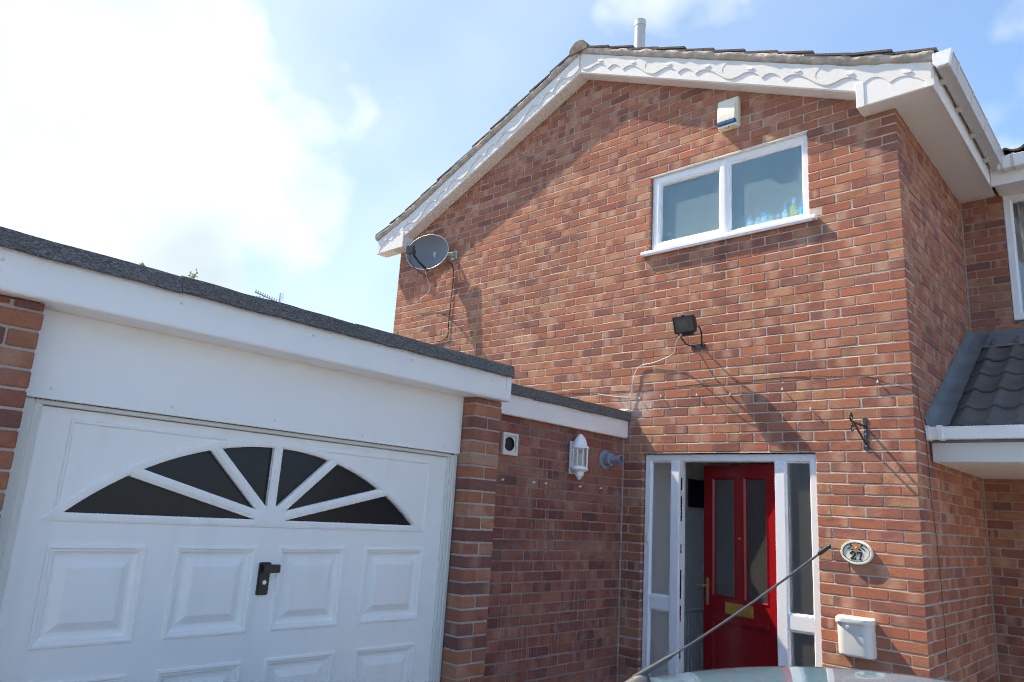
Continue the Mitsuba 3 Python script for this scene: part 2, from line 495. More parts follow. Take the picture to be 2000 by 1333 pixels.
def brick_wall(fr, c0, c1, spans, offset, jambs=()):
    """Bricks of courses c0..c1-1 and the mortar behind them. spans(c) -> intervals of u; offset(c) -> where a perpend lies."""
    bricks, mv, mf = [], [], []

    def quad(a, b, c, d):
        n = len(mv)
        mv.extend([a, b, c, d])
        mf.extend([[n, n + 1, n + 2], [n, n + 2, n + 3]])

    for c in range(c0, c1):
        z0 = c * COURSE
        for lo, hi in spans(c):
            k0 = math.ceil((lo - offset(c)) / BRICK - 1e-6)
            cuts = [lo]
            k = k0
            while offset(c) + k * BRICK < hi - 1e-6:
                u = offset(c) + k * BRICK
                if u - cuts[-1] > 0.035 and hi - u > 0.035:
                    cuts.append(u)
                k += 1
            cuts.append(hi)
            wob = rng.normal(0, 0.0012)
            for a, b in zip(cuts[:-1], cuts[1:]):
                ua = a + (JOINT / 2 + rng.normal(0, 0.0012) if a != lo else 0)
                ub = b - (JOINT / 2 + rng.normal(0, 0.0012) if b != hi else 0)
                zj = rng.normal(0, 0.0009)
                bricks.append(flat_brick(fr, ua, ub, z0 + JOINT / 2 + zj + wob, z0 + COURSE - JOINT / 2 + zj + wob))
            # mortar: bed joint struck outwards at its foot, recessed perpends
            n = max(1, int((hi - lo) / 0.15))
            us = np.linspace(lo, hi, n + 1)
            hb = -0.0012 + rng.normal(0, 0.0007, n + 1)
            ht = -0.0062 + rng.normal(0, 0.0011, n + 1)
            hp = -0.0034 + rng.normal(0, 0.0008, n + 1)
            za, zb, zc = z0 - 0.0058, z0 + 0.0062, z0 + COURSE - 0.0058
            for i in range(n):
                a, b = us[i], us[i + 1]
                quad([a, za, hb[i]], [b, za, hb[i + 1]], [b, zb, ht[i + 1]], [a, zb, ht[i]])
                quad([a, zb, ht[i]], [b, zb, ht[i + 1]], [b, zb, hp[i + 1]], [a, zb, hp[i]])
                quad([a, zb, hp[i]], [b, zb, hp[i + 1]], [b, zc, hp[i + 1]], [a, zc, hp[i]])
    for (u, v0, v1, sgn) in jambs:     # mortar inside the reveals
        uu = u - sgn * 0.003
        quad([uu, v0, -0.003], [uu, v1, -0.003], [uu, v1, -0.11], [uu, v0, -0.11])
    m = trimesh.Trimesh(fr.pts(np.array(mv)), np.array(mf), process=False)
    return bricks, m


def emit_bricks(bricks, parent, mat, count, hidden=None):
    """The `count` bricks that show largest become parts of their own, the others one mesh."""
    score = []
    for i, (v, f, uv, c, q) in enumerate(bricks):
        px, d = project(q)
        if (d < 0.3).any():
            score.append(0)
            continue
        a = 0.5 * abs(np.cross(px[1] - px[0], px[2] - px[0]) + np.cross(px[2] - px[0], px[3] - px[0]))
        m = px.mean(0)
        if not (0 < m[0] < 2000 and 0 < m[1] < 1333) or (hidden is not None and hidden(m)):
            a = 0
        score.append(a)
    order = np.argsort(-np.array(score), kind="stable")
    chosen = sorted(int(i) for i in order[:count] if score[i] > 0)
    for i in chosen:
        v, f, uv, c, q = bricks[i]
        put(parent + "__brick", trimesh.Trimesh(v, f, process=False), mat, uv=uv)
    rest = sorted(set(range(len(bricks))) - set(chosen))
    if rest:
        vs, fs, us, n = [], [], [], 0
        for i in rest:
            v, f, uv, c, q = bricks[i]
            vs.append(v); fs.append(f + n); us.append(uv)
            n += len(v)
        k = put(parent + "__brickwork", trimesh.Trimesh(np.vstack(vs), np.vstack(fs), process=False), mat, uv=np.vstack(us))
        lab(k, kind="stuff")


# ================================================================ THE SETTING
GROUND = -0.15
gm = trimesh.creation.box(bounds=[[-400, -400, GROUND - 0.3], [400, 400, GROUND]])
put("driveway", gm, "mat_driveway")
lab("driveway", "pale weathered concrete driveway and ground around the house", kind="structure")

# ================================================================ HOUSE
H = "brick_house"
lab(H, "two-storey red brick house with white bargeboards and open red front door", "house")
XL, XR, XC = -5.75, 0.0, -2.875
PITCH = 0.4557
LINK_X, LINK_TOP = -2.315, 2.25
DOOR = (-2.120, -0.660, 2.100)
WIN = (-2.098, -0.652, 3.90, 4.65)
YB = 1.95                                      # the wall set back on the right
RW = (0.325, 1.90, 3.41, 4.62)


def garage_hides(m):
    pl = [(0, 450), (1005, 713), (1005, 762), (1227, 808), (1227, 860)]
    y = np.interp(m[0], [p[0] for p in pl], [p[1] for p in pl])
    return m[0] < 1222 and m[1] > y


def gable_spans(c):
    z = (c + 0.5) * COURSE
    w = (6.10 - z) / PITCH
    lo, hi = max(XL if z > LINK_TOP - 0.1 else LINK_X, XC - w), min(XR, XC + w)
    if hi >= XR - 1e-9:
        hi = -0.1075 if c % 2 == 0 else -0.220
    holes = []
    if z < DOOR[2]:
        holes.append(DOOR[:2])
    if WIN[2] < z < WIN[3]:
        holes.append(WIN[:2])
    return cut(lo, hi, holes)


gb, gmort = brick_wall(G, -2, 81, gable_spans, lambda c: -0.1125 if c % 2 == 0 else 0.0,
                       jambs=[(DOOR[0], -0.1, DOOR[2], 1), (DOOR[1], -0.1, DOOR[2], -1), (WIN[0], WIN[2], WIN[3], 1), (WIN[1], WIN[2], WIN[3], -1)])
SIDE_TOP = 62
for c in range(-2, SIDE_TOP):                  # quoin bricks turn the corner
    z0, z1 = c * COURSE + 0.005, c * COURSE + 0.070
    a = 0.1025 if c % 2 == 0 else 0.215
    b = 0.215 if c % 2 == 0 else 0.1025
    gb.append(box_brick(-a, 0.0, 0.0, b, z0, z1, [(-a, 0, z0), (0, 0, z0), (0, 0, z1), (-a, 0, z1)]))
gpoly = Polygon([(XL + .02, -0.2), (-0.06, -0.2), (-0.06, 4.66), (XC, 6.05), (XL + .02, 4.66)]).difference(sbox(DOOR[0], -1, DOOR[1], DOOR[2])).difference(sbox(WIN[0], WIN[2] - 0.03, WIN[1], WIN[3]))
gbody = Frame((0, 0.22, 0), (1, 0, 0), (0, 0, 1), (0, -1, 0)).mesh(extr(gpoly, 0.0, 0.15))
put(H + "__gable_wall", [gmort, gbody, box(-0.24, -0.0035, 0.0035, 0.25, -0.2, 4.66)], "mat_mortar")
emit_bricks(gb, H + "__gable_wall", "mat_brick", 300, garage_hides)
# the left flank closes the house on the far side
put(H + "__flank_wall", [box(XL, XL + 0.02, 0.002, 8.0, -0.2, 4.66), box(XL, 4.0, 8.0, 8.2, -0.2, 4.66)], "mat_mortar")

# side wall and the wall set back
sb, smort = brick_wall(FX(0.0), -2, SIDE_TOP, lambda c: [(0.220 if c % 2 == 0 else 0.1075, YB)], lambda c: 0.0 if c % 2 == 0 else 0.1125)
put(H + "__side_wall", [smort, box(-0.2, -0.065, 0.23, YB + 0.2, -0.2, 4.62)], "mat_mortar_grey")
emit_bricks(sb, H + "__side_wall", "mat_brick", 0)


def back_spans(c):
    z = (c + 0.5) * COURSE
    return cut(0.005, 3.2, [RW[:2]] if z > RW[2] - 0.02 else [])


bb, bmort = brick_wall(FY(YB), -2, SIDE_TOP, back_spans, lambda c: 0.20 if c % 2 == 0 else 0.0875, jambs=[(RW[0], RW[2], RW[3], 1)])
bpoly = sbox(-0.1, -0.2, 6.0, 4.62).difference(sbox(*[RW[0], RW[2] - 0.03, RW[1], RW[3]]))
put(H + "__return_wall", [bmort, Frame((0, YB + 0.22, 0), (1, 0, 0), (0, 0, 1), (0, -1, 0)).mesh(extr(bpoly, 0, 0.15))], "mat_mortar_grey")
emit_bricks(bb, H + "__return_wall", "mat_brick", 0)

put(H + "__corner_mortar", box(0.0005, 0.011, YB - 0.011, YB - 0.0005, -0.2, 4.56), "mat_mortar_grey")

# ---------------------------------------------------------------- roof, verge, bargeboards
APEX_TOP = 6.195                               # top of the bargeboards at the apex
KX = -0.24                                     # where the slope eases at the eaves


def side_x(x, s):
    return x if s > 0 else 2 * XC - x


def top_line(x):
    """height of the top of the bargeboard on the right slope"""
    x = np.asarray(x, float)
    zk = APEX_TOP - (KX - XC) * PITCH
    return np.where(x < KX, APEX_TOP - (x - XC) * PITCH, zk - (x - KX) * 0.35)


def mirror(m, s):
    if s < 0:
        m = m.copy()
        m.vertices = m.vertices * [-1, 1, 1] + [2 * XC, 0, 0]
        m.faces = m.faces[:, ::-1]
    return m


XE = 0.293
ZS = 4.618                                     # soffit height at the front
YF = -0.150                                    # face of the bargeboards
BH = 0.232


def fret_low(dx):
    dx = dx % 0.785
    if dx < .19: return -.10 + .08 * (1 - math.cos(math.pi * dx / .19)) / 2
    if dx < .284: return -.02 - .055 * ((dx - .19) / .094) ** 2
    if dx < .46: return -.075 + .052 * (1 - ((dx - .372) / .088) ** 2)
    if dx < .565: return -.075 + .053 * (1 - ((dx - .565) / .105) ** 2)
    return -.022 - .078 * (1 - math.cos(math.pi * (dx - .565) / .22)) / 2


C0 = -2.018                                    # x of one roundel centre
for s, nm in ((1, "right"), (-1, "left")):
    xk = -0.19
    tl = [(x, float(top_line(x))) for x in (XC, KX, XE)]
    bl = [(xk, float(top_line(min(xk, KX)) - BH - (xk - KX) * PITCH)), (XC, APEX_TOP - BH)]
    board = Polygon(tl[:2] + [(xk, float(top_line(xk)))] + bl)
    b = mirror(Frame((0, 0.004, 0), (1, 0, 0), (0, 0, 1), (0, -1, 0)).mesh(cat([extr(board, 0, 0.004 - YF - 0.008), extr(board.buffer(-0.008, join_style=2), 0.13, 0.004 - YF)])), s)
    bk = put(H + "__bargeboard", b, "mat_board")
    lab(bk, f"white bargeboard with scalloped fretwork on the {'front right' if s > 0 else 'far left'} slope of the gable")
    # boxed end over the eaves
    xb = -0.222
    zb = float(top_line(xb)) - 0.05
    endp = Polygon([(xb, ZS), (XE, ZS), (XE, float(top_line(XE))), (KX + 0.03, float(top_line(KX + 0.03))), (xb, zb - 0.16)])
    e = [Frame((0, 0.0035, 0), (1, 0, 0), (0, 0, 1), (0, -1, 0)).mesh(cat([extr(endp, 0, 0.152), extr(endp.buffer(-0.006, join_style=2), 0.13, 0.158)])),
         box(xb - 0.001, xb + 0.058, -0.162, -0.02, ZS - 0.005, zb - 0.12, 0.004),
         box(XE - 0.055, XE + 0.002, -0.1600, -0.02, ZS - 0.003, ZS + 0.05, 0.004)]
    put(bk + "__box_end", mirror(cat(e), s), "mat_board")
    # fretwork
    xs = np.arange(XC + 0.012, XE - 0.004, 0.008)
    low = [(x, float(top_line(x)) - 0.094 + fret_low(x - C0)) for x in xs]
    up = [(x, float(top_line(x)) - 0.022) for x in (xs[-1], KX, xs[0])]
    fret = Polygon(low + up).buffer(0)
    holes, buttons = [], []
    for k in range(-2, 4):
        cx = C0 + k * 0.785
        if not XC + 0.09 < cx < XE - 0.05:
            continue
        holes.append(affinity.scale(Point(cx, float(top_line(cx)) - 0.092).buffer(0.062, 24), 1.05, 0.94))
    for k in range(-2, 4):
        cx = C0 + k * 0.785
        for a, w in ((0.19, 0.03), (0.578, 0.03)):
            x = cx + a
            if XC + 0.05 < x < XE - 0.05:
                buttons.append(affinity.rotate(affinity.scale(Point(x, float(top_line(x)) - 0.083).buffer(1, 16), 0.032, 0.014), -24.5 if x < KX else -19))
    fret_all = fret
    fret = fret.difference(union_all(holes))
    fz = Frame((0, YF - 0.0005, 0), (1, 0, 0), (0, 0, 1), (0, -1, 0))
    put(bk + "__fretwork", mirror(fz.mesh(cat([extr(fret_all, 0.0, 0.0065), extr(fret, 0.006, 0.0085), extr(fret.buffer(-0.002), 0.008, 0.0098)])), s), "mat_fret")
    for q in buttons:
        put(bk + "__button", mirror(fz.mesh(cat([extr(q, 0.0105, 0.016), extr(affinity.scale(q, 0.8, 0.8), 0.015, 0.019)])), s), "mat_upvc")

# roof slabs
YBACK = 8.4
ZT = 0.036                                     # underside of the tiles above the bargeboard
for s in (1, -1):
    prof = [(XC, APEX_TOP + ZT), (KX, float(top_line(KX)) + ZT), (XE + 0.03, float(top_line(XE + .03)) + ZT)]
    slab = Polygon(prof + [(x, z - 0.05) for x, z in prof[::-1]])
    m = mirror(Frame((0, YBACK, 0), (1, 0, 0), (0, 0, 1), (0, -1, 0)).mesh(extr(slab, 0, YBACK + 0.11)), s)
    rk = put(H + "__roof", m, "mat_tile")
    # mortar bedding between bargeboard and verge tiles: irregular strip with trowelled steps
    noses = [0.327 - 0.2825 * i for i in range(11)]
    xs = np.linspace(XC, XE + 0.02, 160)
    zl, zh = top_line(xs) - 0.012, top_line(xs) + ZT + 0.012
    step = np.array([((0.327 - x) / 0.2825) % 1.0 for x in xs])
    zh = zh + (1 - step) * 0.016
    rows = []
    for t, dep in ((0, -0.10), (0.0, -0.160), (0.3, -0.186), (0.75, -0.192), (1.0, -0.182), (1.0, -0.08)):
        z = zl + (zh - zl) * t
        y = dep + (meshkit.fbm(np.c_[xs * 9, z * 30 + 3, xs * 0 + 5.0 * s], 4, 2) - 0.5) * (0.026 if dep < -0.12 else 0)
        z = z + (meshkit.fbm(np.c_[xs * 12, z * 0 + t * 7, xs * 0 + 2.0], 3, 4) - 0.5) * 0.018
        rows.append(np.c_[xs, y, z])
    v = np.vstack(rows)
    n = len(xs)
    f = []
    for r in range(len(rows) - 1):
        for i in range(n - 1):
            a = r * n + i
            f += [[a, a + 1, a + n + 1], [a, a + n + 1, a + n]]
    put(rk + "__mortar_bedding", mirror(trimesh.Trimesh(v, f, process=False), s), "mat_verge_mortar", smooth=True)
    # verge tiles one by one and, behind each, its course
    courses = []
    for i, xn in enumerate(noses):
        xt = max(xn - 0.345, XC + 0.005)
        if xt >= xn - 0.05:
            continue
        zb0, zb1 = float(top_line(xn)) + ZT + 0.032, float(top_line(xt)) + ZT + 0.006
        if xn > KX and xt < KX:
            zb1 = float(top_line(KX)) + ZT + 0.008 + (KX - xt) * PITCH
        th = 0.017
        p = Polygon([(xt, zb1), (xn, zb0), (xn + 0.003, zb0 + th), (xt, zb1 + th)])
        jz, jy = rng.normal(0, 0.003), rng.normal(0, 0.004)
        t = Frame((0, 0.14, jz), (1, 0, 0), (0, 0, 1), (0, -1, 0)).mesh(extr(p, 0, 0.332 + jy))
        put(rk + "__tile", mirror(t, s), "mat_tile")
        courses.append(mirror(Frame((0, YBACK, 0), (1, 0, 0), (0, 0, 1), (0, -1, 0)).mesh(extr(p, 0, YBACK - 0.145)), s))
    k = put(rk + "__tile_courses", courses, "mat_tile")
    lab(k, kind="stuff")
# ridge: half-round tiles
for i in range(18):
    y0, y1 = -0.205 + i * 0.45, -0.205 + i * 0.45 + 0.44
    th = np.linspace(-0.12, math.pi + 0.12, 15)
    outer = [(XC + 0.115 * math.cos(t), APEX_TOP - 0.002 + 0.115 * math.sin(t)) for t in th]
    inner = [(XC + 0.098 * math.cos(t), APEX_TOP - 0.002 + 0.098 * math.sin(t)) for t in th[::-1]]
    shape = Polygon(outer + inner) if i else Polygon(outer)
    put(H + "__roof__ridge_tile", Frame((0, y1, 0), (1, 0, 0), (0, 0, 1), (0, -1, 0)).mesh(extr(shape, 0, y1 - y0)), "mat_ridge")
# boiler flue through the far slope
fx, fy = -2.86, 0.9
put(H + "__roof__flue_pipe", lathe([(0.0, 5.9), (0.061, 5.9), (0.061, 7.17), (0.056, 7.172), (0.0, 7.15)], 20, (fx, fy, 0)), "mat_gutter_grey", smooth=40)
put(H + "__roof__flue_pipe_collar", lathe([(0.060, 7.11), (0.066, 7.11), (0.066, 7.178), (0.060, 7.178)], 20, (fx, fy, 0)), "mat_dull_white", smooth=40)

# ---------------------------------------------------------------- eaves on the right
ZB_ = 4.565                                    # the same soffit runs down to here at the back
def sheared(m):
    m = m.copy()
    y = m.vertices[:, 1]
    m.vertices[:, 2] += np.interp(y, [0, YB], [0, ZB_ - ZS])
    return m


put(H + "__soffit", sheared(cat([box(-0.002, XE - 0.012, -0.145, YB + 0.1, ZS, ZS + 0.02)])), "mat_upvc")
fas = cat([box(XE - 0.014, XE, -0.145, 1.74, ZS - 0.012, ZS + 0.20, 0.005)])
put(H + "__fascia", sheared(fas), "mat_upvc")


def gutter_profile():
    o = [(0.0, 0.100), (0.0, 0.030), (0.022, 0.0), (0.092, 0.0), (0.112, 0.092), (0.118, 0.094), (0.118, 0.100), (0.108, 0.100), (0.106, 0.096), (0.089, 0.004), (0.024, 0.004), (0.004, 0.032), (0.004, 0.100)]
    return Polygon(o)


def gutter_outer(e=0.006):
    return Polygon([(-0.004, 0.104), (-0.004, 0.028), (0.020, -e), (0.095, -e), (0.121, 0.105)])


GX, GZ = XE + 0.012, 4.730
fr = Frame((GX, 1.66, GZ), (1, 0, 0), (0, 0, 1), (0, -1, 0))
gk = put(H + "__eaves_gutter", sheared(fr.mesh(extr(gutter_profile(), 0, 1.66 + 0.175))), "mat_gutter_grey")
put(gk + "__end_cap", sheared(Frame((GX, -0.165, GZ), (1, 0, 0), (0, 0, 1), (0, -1, 0)).mesh(bevel_extr(gutter_outer(), 0, 0.035, 0.004))), "mat_white_gloss")
for y in (0.02, 0.46, 0.92, 1.40):
    br = gutter_outer(0.005).difference(Polygon([(0.0, 0.2), (0.0, 0.03), (0.02, 0.0), (0.094, 0.0), (0.118, 0.2)]))
    brm = cat([Frame((GX, y + 0.02, GZ), (1, 0, 0), (0, 0, 1), (0, -1, 0)).mesh(extr(br, 0, 0.04)), box(XE, GX + 0.03, y - 0.02, y + 0.02, GZ - 0.02, GZ + 0.005)])
    put(gk + "__bracket", sheared(brm), "mat_gutter_grey")

# rear eaves running off to the right
RY = 1.66
RZ = ZB_
put(H + "__rear_soffit", box(XE + 0.02, 4.0, RY + 0.02, YB + 0.1, RZ - 0.004, RZ + 0.014), "mat_upvc")
put(H + "__rear_fascia", box(XE + 0.004, 4.0, RY, RY + 0.018, RZ - 0.02, RZ + 0.17, 0.004), "mat_upvc")
fr = Frame((XE + 0.075, RY - 0.006, RZ + 0.085), (0, -1, 0), (0, 0, 1), (1, 0, 0))
rgk = put(H + "__rear_gutter", fr.mesh(extr(gutter_profile(), 0, 3.6)), "mat_white_gloss")
for x in (0.39, 0.47, 0.62, 1.2, 1.9):
    br = gutter_outer(0.006).difference(Polygon([(0.0, 0.2), (0.0, 0.03), (0.02, 0.0), (0.094, 0.0), (0.118, 0.2)]))
    put(rgk + "__bracket", Frame((x, RY - 0.006, RZ + 0.085), (0, -1, 0), (0, 0, 1), (1, 0, 0)).mesh(extr(br, 0, 0.02)), "mat_gutter_grey")
rr = Polygon([(RY - 0.05, RZ + 0.22), (YBACK, RZ + 0.22 + (YBACK - RY) * 0.42), (YBACK, RZ + 0.17 + (YBACK - RY) * 0.42), (RY - 0.05, RZ + 0.17)])
rfk = put(H + "__rear_roof", Frame((XE - 0.35, 0, 0), (0, 1, 0), (0, 0, 1), (1, 0, 0)).mesh(extr(rr, 0, 4.5)), "mat_tile_old")


def roman_profile(w=0.30, th=0.016):
    """cross-section (u, h) of an interlocking double-roll tile"""
    top = []
    for t in np.linspace(0, 1, 21):
        u = t * w
        q = (t * 1.0) % 1.0
        h = 0.004 + 0.030 * (math.exp(-((q - 0.27) / 0.105) ** 2) + math.exp(-((q - 0.77) / 0.105) ** 2))
        top.append((u, h))
    return top


def roman_tile(o, right, upslope, nrm, length, w=0.30, th=0.016, lift=0.03):
    """one tile: profile along `right`, run up the slope; the nose stands `lift` proud"""
    top = roman_profile(w)
    v, f = [], []
    n = len(top)
    for L, up in ((0, lift), (length, 0.004)):
        for u, h in top:
            v.append(np.array(o) + np.array(right) * u + np.array(upslope) * L + np.array(nrm) * (h + up))
        for u, h in top:
            v.append(np.array(o) + np.array(right) * u + np.array(upslope) * L + np.array(nrm) * (h + up - th))
    for i in range(n - 1):
        a, b = i, 2 * n + i
        f += [[a, a + 1, b + 1], [a, b + 1, b]]                      # top
        f += [[n + i, a + 1, a], [n + i, n + i + 1, a + 1]]          # nose
        f += [[n + i, 3 * n + i + 1, n + i + 1], [n + i, 3 * n + i, 3 * n + i + 1]]   # underside
    f += [[0, 2 * n, 3 * n], [0, 3 * n, n], [n - 1, 2 * n - 1, 4 * n - 1], [n - 1, 4 * n - 1, 3 * n - 1]]
    return trimesh.Trimesh(np.array(v), f, process=False)


sl = np.array([0, 1, 0.42]) / math.hypot(1, 0.42)
nr = np.array([0, -0.42, 1]) / math.hypot(1, 0.42)
for i in range(10):
    put(rfk + "__tile", roman_tile((XE + 0.06 + i * 0.30, RY - 0.075, RZ + 0.21), (1, 0, 0), sl, nr, 0.42), "mat_tile_old", smooth=30)
# valley between the two roofs, seen edge-on: a lead strip
put(H + "__rear_roof__valley_lead", box(XE - 0.05, XE + 0.07, RY - 0.05, RY + 0.3, RZ + 0.2, RZ + 0.225), "mat_flashing")

# ---------------------------------------------------------------- window over the door
WF = -0.040                                     # frame face below the wall face
wk = H + "__bathroom_window"
lab(wk, "white window of two obscured glass panes above the front door")
u0, u1, v0, v1 = WIN
v1w, v0w = 4.638, 3.905
ufr = [(0.0, WF - 0.06), (0.0, WF), (0.004, WF + 0.003), (0.046, WF + 0.003), (0.056, WF - 0.012), (0.056, WF - 0.05)]
frame_mesh = [ring_loft((u0 + 0.004, u1 - 0.004, v0w, v1w), ufr)]
mu = -1.372
mull = extr(sbox(mu - 0.030, v0w + 0.03, mu + 0.034, v1w - 0.03), WF - 0.06, WF + 0.0015)
put(wk + "__frame", G.mesh(cat(frame_mesh + [mull])), "mat_white_gloss")
sash = [(0.0, WF - 0.05), (0.0, WF + 0.016), (0.004, WF + 0.019), (0.040, WF + 0.019), (0.058, WF + 0.004), (0.058, WF - 0.04)]
put(wk + "__sash", G.mesh(ring_loft((u0 + 0.034, mu + 0.004, v0w + 0.030, v1w - 0.030), sash)), "mat_white_gloss")
bead = [(0.0, WF - 0.05), (0.0, WF - 0.006), (0.012, WF - 0.016), (0.014, WF - 0.04)]
put(wk + "__glazing_bead", G.mesh(ring_loft((mu + 0.030, u1 - 0.056, v0w + 0.052, v1w - 0.052), bead)), "mat_white_gloss")
put(wk + "__pane", G.mesh(ring_loft((u0 + 0.085, mu - 0.046, v0w + 0.082, v1w - 0.082), [(0, WF - 0.030)], True)), "mat_frosted")
put(wk + "__pane", G.mesh(ring_loft((mu + 0.038, u1 - 0.064, v0w + 0.060, v1w - 0.060), [(0, WF - 0.030)], True)), "mat_frosted")
put(wk + "__sill", [box(-2.165, -0.590, -0.044, 0.06, 3.872, 3.905, 0.006), box(-2.135, -0.62, -0.034, -0.02, 3.864, 3.872)], "mat_white_gloss")
put(wk + "__lintel_seal", box(-2.1, -0.65, 0.002, 0.05, 4.638, 4.652), "mat_frame_old")


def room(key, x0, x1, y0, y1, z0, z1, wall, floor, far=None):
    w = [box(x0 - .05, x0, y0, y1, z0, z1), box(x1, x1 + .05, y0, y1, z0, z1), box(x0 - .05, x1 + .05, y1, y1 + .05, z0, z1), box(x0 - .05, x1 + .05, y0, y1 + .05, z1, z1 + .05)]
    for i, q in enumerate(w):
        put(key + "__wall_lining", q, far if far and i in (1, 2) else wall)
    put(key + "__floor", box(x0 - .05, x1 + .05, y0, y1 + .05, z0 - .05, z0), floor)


room(H + "__bathroom", -2.7, -0.3, 0.23, 1.2, 3.3, 4.9, "mat_blue_tint_lining", "mat_carpet")
put(H + "__bathroom__inner_sill", box(-2.11, -0.64, 0.075, 0.30, 3.885, 3.915), "mat_white_gloss")
bots = [(-1.209, 0.150, 0.026, "white", "blue"), (-1.140, 0.130, 0.024, "white", "white"), (-1.085, 0.165, 0.026, "white", "blue"), (-1.030, 0.115, 0.026, "mint", "mint"),
        (-0.968, 0.105, 0.024, "pink", "white"), (-0.910, 0.185, 0.024, "white", "blue"), (-0.838, 0.215, 0.030, "yellow", "white"), (-0.765, 0.185, 0.036, "blue", "blue")]
btxt = ["white bottle with a blue cap, first from the left behind the obscured window", "short plain white bottle second in the row behind the obscured window", "white bottle with a blue cap beside the green one behind the window",
        "short mint green bottle in the middle of the window row", "short pink bottle behind the obscured window", "pale bottle with tall blue cap beside the yellow bottle", "yellow bottle with a pale cap behind the obscured window", "broad blue bottle at the end of the row by the window edge"]
for i, (x, hgt, r, body, cap) in enumerate(bots):
    key = "bottle" if i == 0 else f"bottle_{i:03d}"
    z = 3.915
    put(key + "__body", lathe([(0, z), (r, z), (r, z + hgt * .66), (r * .8, z + hgt * .76), (r * .42, z + hgt * .8), (0, z + hgt * .8)], 16, (x + 0.026, 0.103, 0)), "mat_bottle_" + body, smooth=40)
    put(key + "__cap", lathe([(0, z + hgt * .8), (r * .62, z + hgt * .8), (r * .55, z + hgt * 1.06), (0, z + hgt * 1.08)], 14, (x + 0.026, 0.103, 0)), "mat_bottle_" + cap, smooth=40)
    lab(key, btxt[i], "bottle", "bottles on the bathroom window sill")

# ---------------------------------------------------------------- front door set
DF = -0.045
dk = H + "__door_frame"
lab(dk, "white front door frame with a glazed side light on either side")
ztop = 2.088
zbot = -0.05
dm = [ring_loft((DOOR[0] + 0.006, DOOR[1] - 0.006, zbot - 0.1, ztop), [(0, DF - 0.07), (0, DF), (0.005, DF + 0.004), (0.050, DF + 0.004), (0.058, DF - 0.006), (0.058, DF - 0.07)])]
put(dk + "__outer_frame", G.mesh(cat(dm)), "mat_white_gloss")
PL0, PL1, PR0, PR1 = -1.868, -1.785, -0.985, -0.905
for a, b in ((PL0, PL1), (PR0, PR1)):
    put(dk + "__post", G.mesh(bevel_extr(sbox(a, zbot, b, ztop - 0.052), DF - 0.09, DF + 0.0075, 0.006)), "mat_white_gloss")
for i, (a, b) in enumerate(((DOOR[0] + 0.056, PL0 + 0.006), (PR1 - 0.006, DOOR[1] - 0.056))):
    tz = 0.952
    put(dk + "__transom", G.mesh(bevel_extr(sbox(a, tz - 0.105, b, tz), DF - 0.07, DF + 0.001, 0.008)), "mat_white_gloss")
    for (p, q) in ((tz, ztop - 0.055), (zbot + 0.05, tz - 0.105)):
        put(dk + "__glazing_bead", G.mesh(ring_loft((a, b, p, q), [(0, DF - 0.003), (0.012, DF - 0.014), (0.013, DF - 0.03)])), "mat_white_gloss")
        put(dk + "__side_pane", G.mesh(ring_loft((a + 0.008, b - 0.008, p + 0.008, q - 0.008), [(0, DF - 0.022)], True)), "mat_frost_door")
for z, dz in ((1.80, .10), (1.55, .20), (1.30, .07), (0.95, .22), (0.78, .12), (0.50, .08)):
    put(dk + "__lock_keep", box(PL1 - 0.004, PL1 + 0.002, 0.062, 0.080, z, z + dz), "mat_black")
put(dk + "__threshold", box(DOOR[0], DOOR[1], 0.0, 0.2, -0.10, -0.05), "mat_dull_white")

# the red door, hinged on the right post and ajar
th = math.radians(20)
DW = 0.795
hx, hy = PR0 - 0.004, 0.088
dfr = Frame((hx - DW * math.cos(th), hy + DW * math.sin(th), 0), (math.cos(th), -math.sin(th), 0), (0, 0, 1), (-math.sin(th), -math.cos(th), 0))
rk = H + "__front_door"
lab(rk, "red front door standing ajar with two tall glazed panels")
leaf = sbox(0, -0.045, DW, 2.020)
gl = [(0.105, 0.365, 0.980, 1.920), (0.455, 0.700, 0.980, 1.920)]
lp = [(0.105, 0.390, 0.08, 0.80), (0.400, 0.700, 0.08, 0.80)]
for a, b, c, d in gl:
    leaf = leaf.difference(sbox(a, c, b, d))
for a, b, c, d in lp:
    leaf = leaf.difference(sbox(a, c, b, d))
put(rk + "__leaf", dfr.mesh(extr(leaf, -0.044, 0.0)), "mat_red")
for a, b, c, d in gl:
    put(rk + "__glazing_bead", dfr.mesh(ring_loft((a, b, c, d), [(0, 0), (0.0, 0.006), (0.006, 0.008), (0.016, -0.008), (0.016, -0.03)])), "mat_red")
    put(rk + "__pane", dfr.mesh(ring_loft((a + .01, b - .01, c + .01, d - .01), [(0, -0.018)], True)), "mat_door_glass")
for a, b, c, d in lp:
    put(rk + "__panel", dfr.mesh(ring_loft((a, b, c, d), [(0, 0), (0.012, -0.012), (0.03, -0.012), (0.032, -0.010)], True)), "mat_red")
put(rk + "__weather_bar", dfr.mesh(extr(sbox(0.11, 0.815, 0.70, 0.845), 0.0, 0.018)), "mat_red")
put(rk + "__letter_plate", dfr.mesh(cat([bevel_extr(sbox(0.255, 0.870, 0.545, 0.955), 0.0, 0.012, 0.003), bevel_extr(sbox(0.270, 0.884, 0.530, 0.942), 0.012, 0.017, 0.002)])), "mat_brass_plate")
hk = rk + "__handle"
put(hk, dfr.mesh(bevel_extr(sbox(0.033, 0.905, 0.059, 1.115), 0.0, 0.008, 0.003)), "mat_brass")
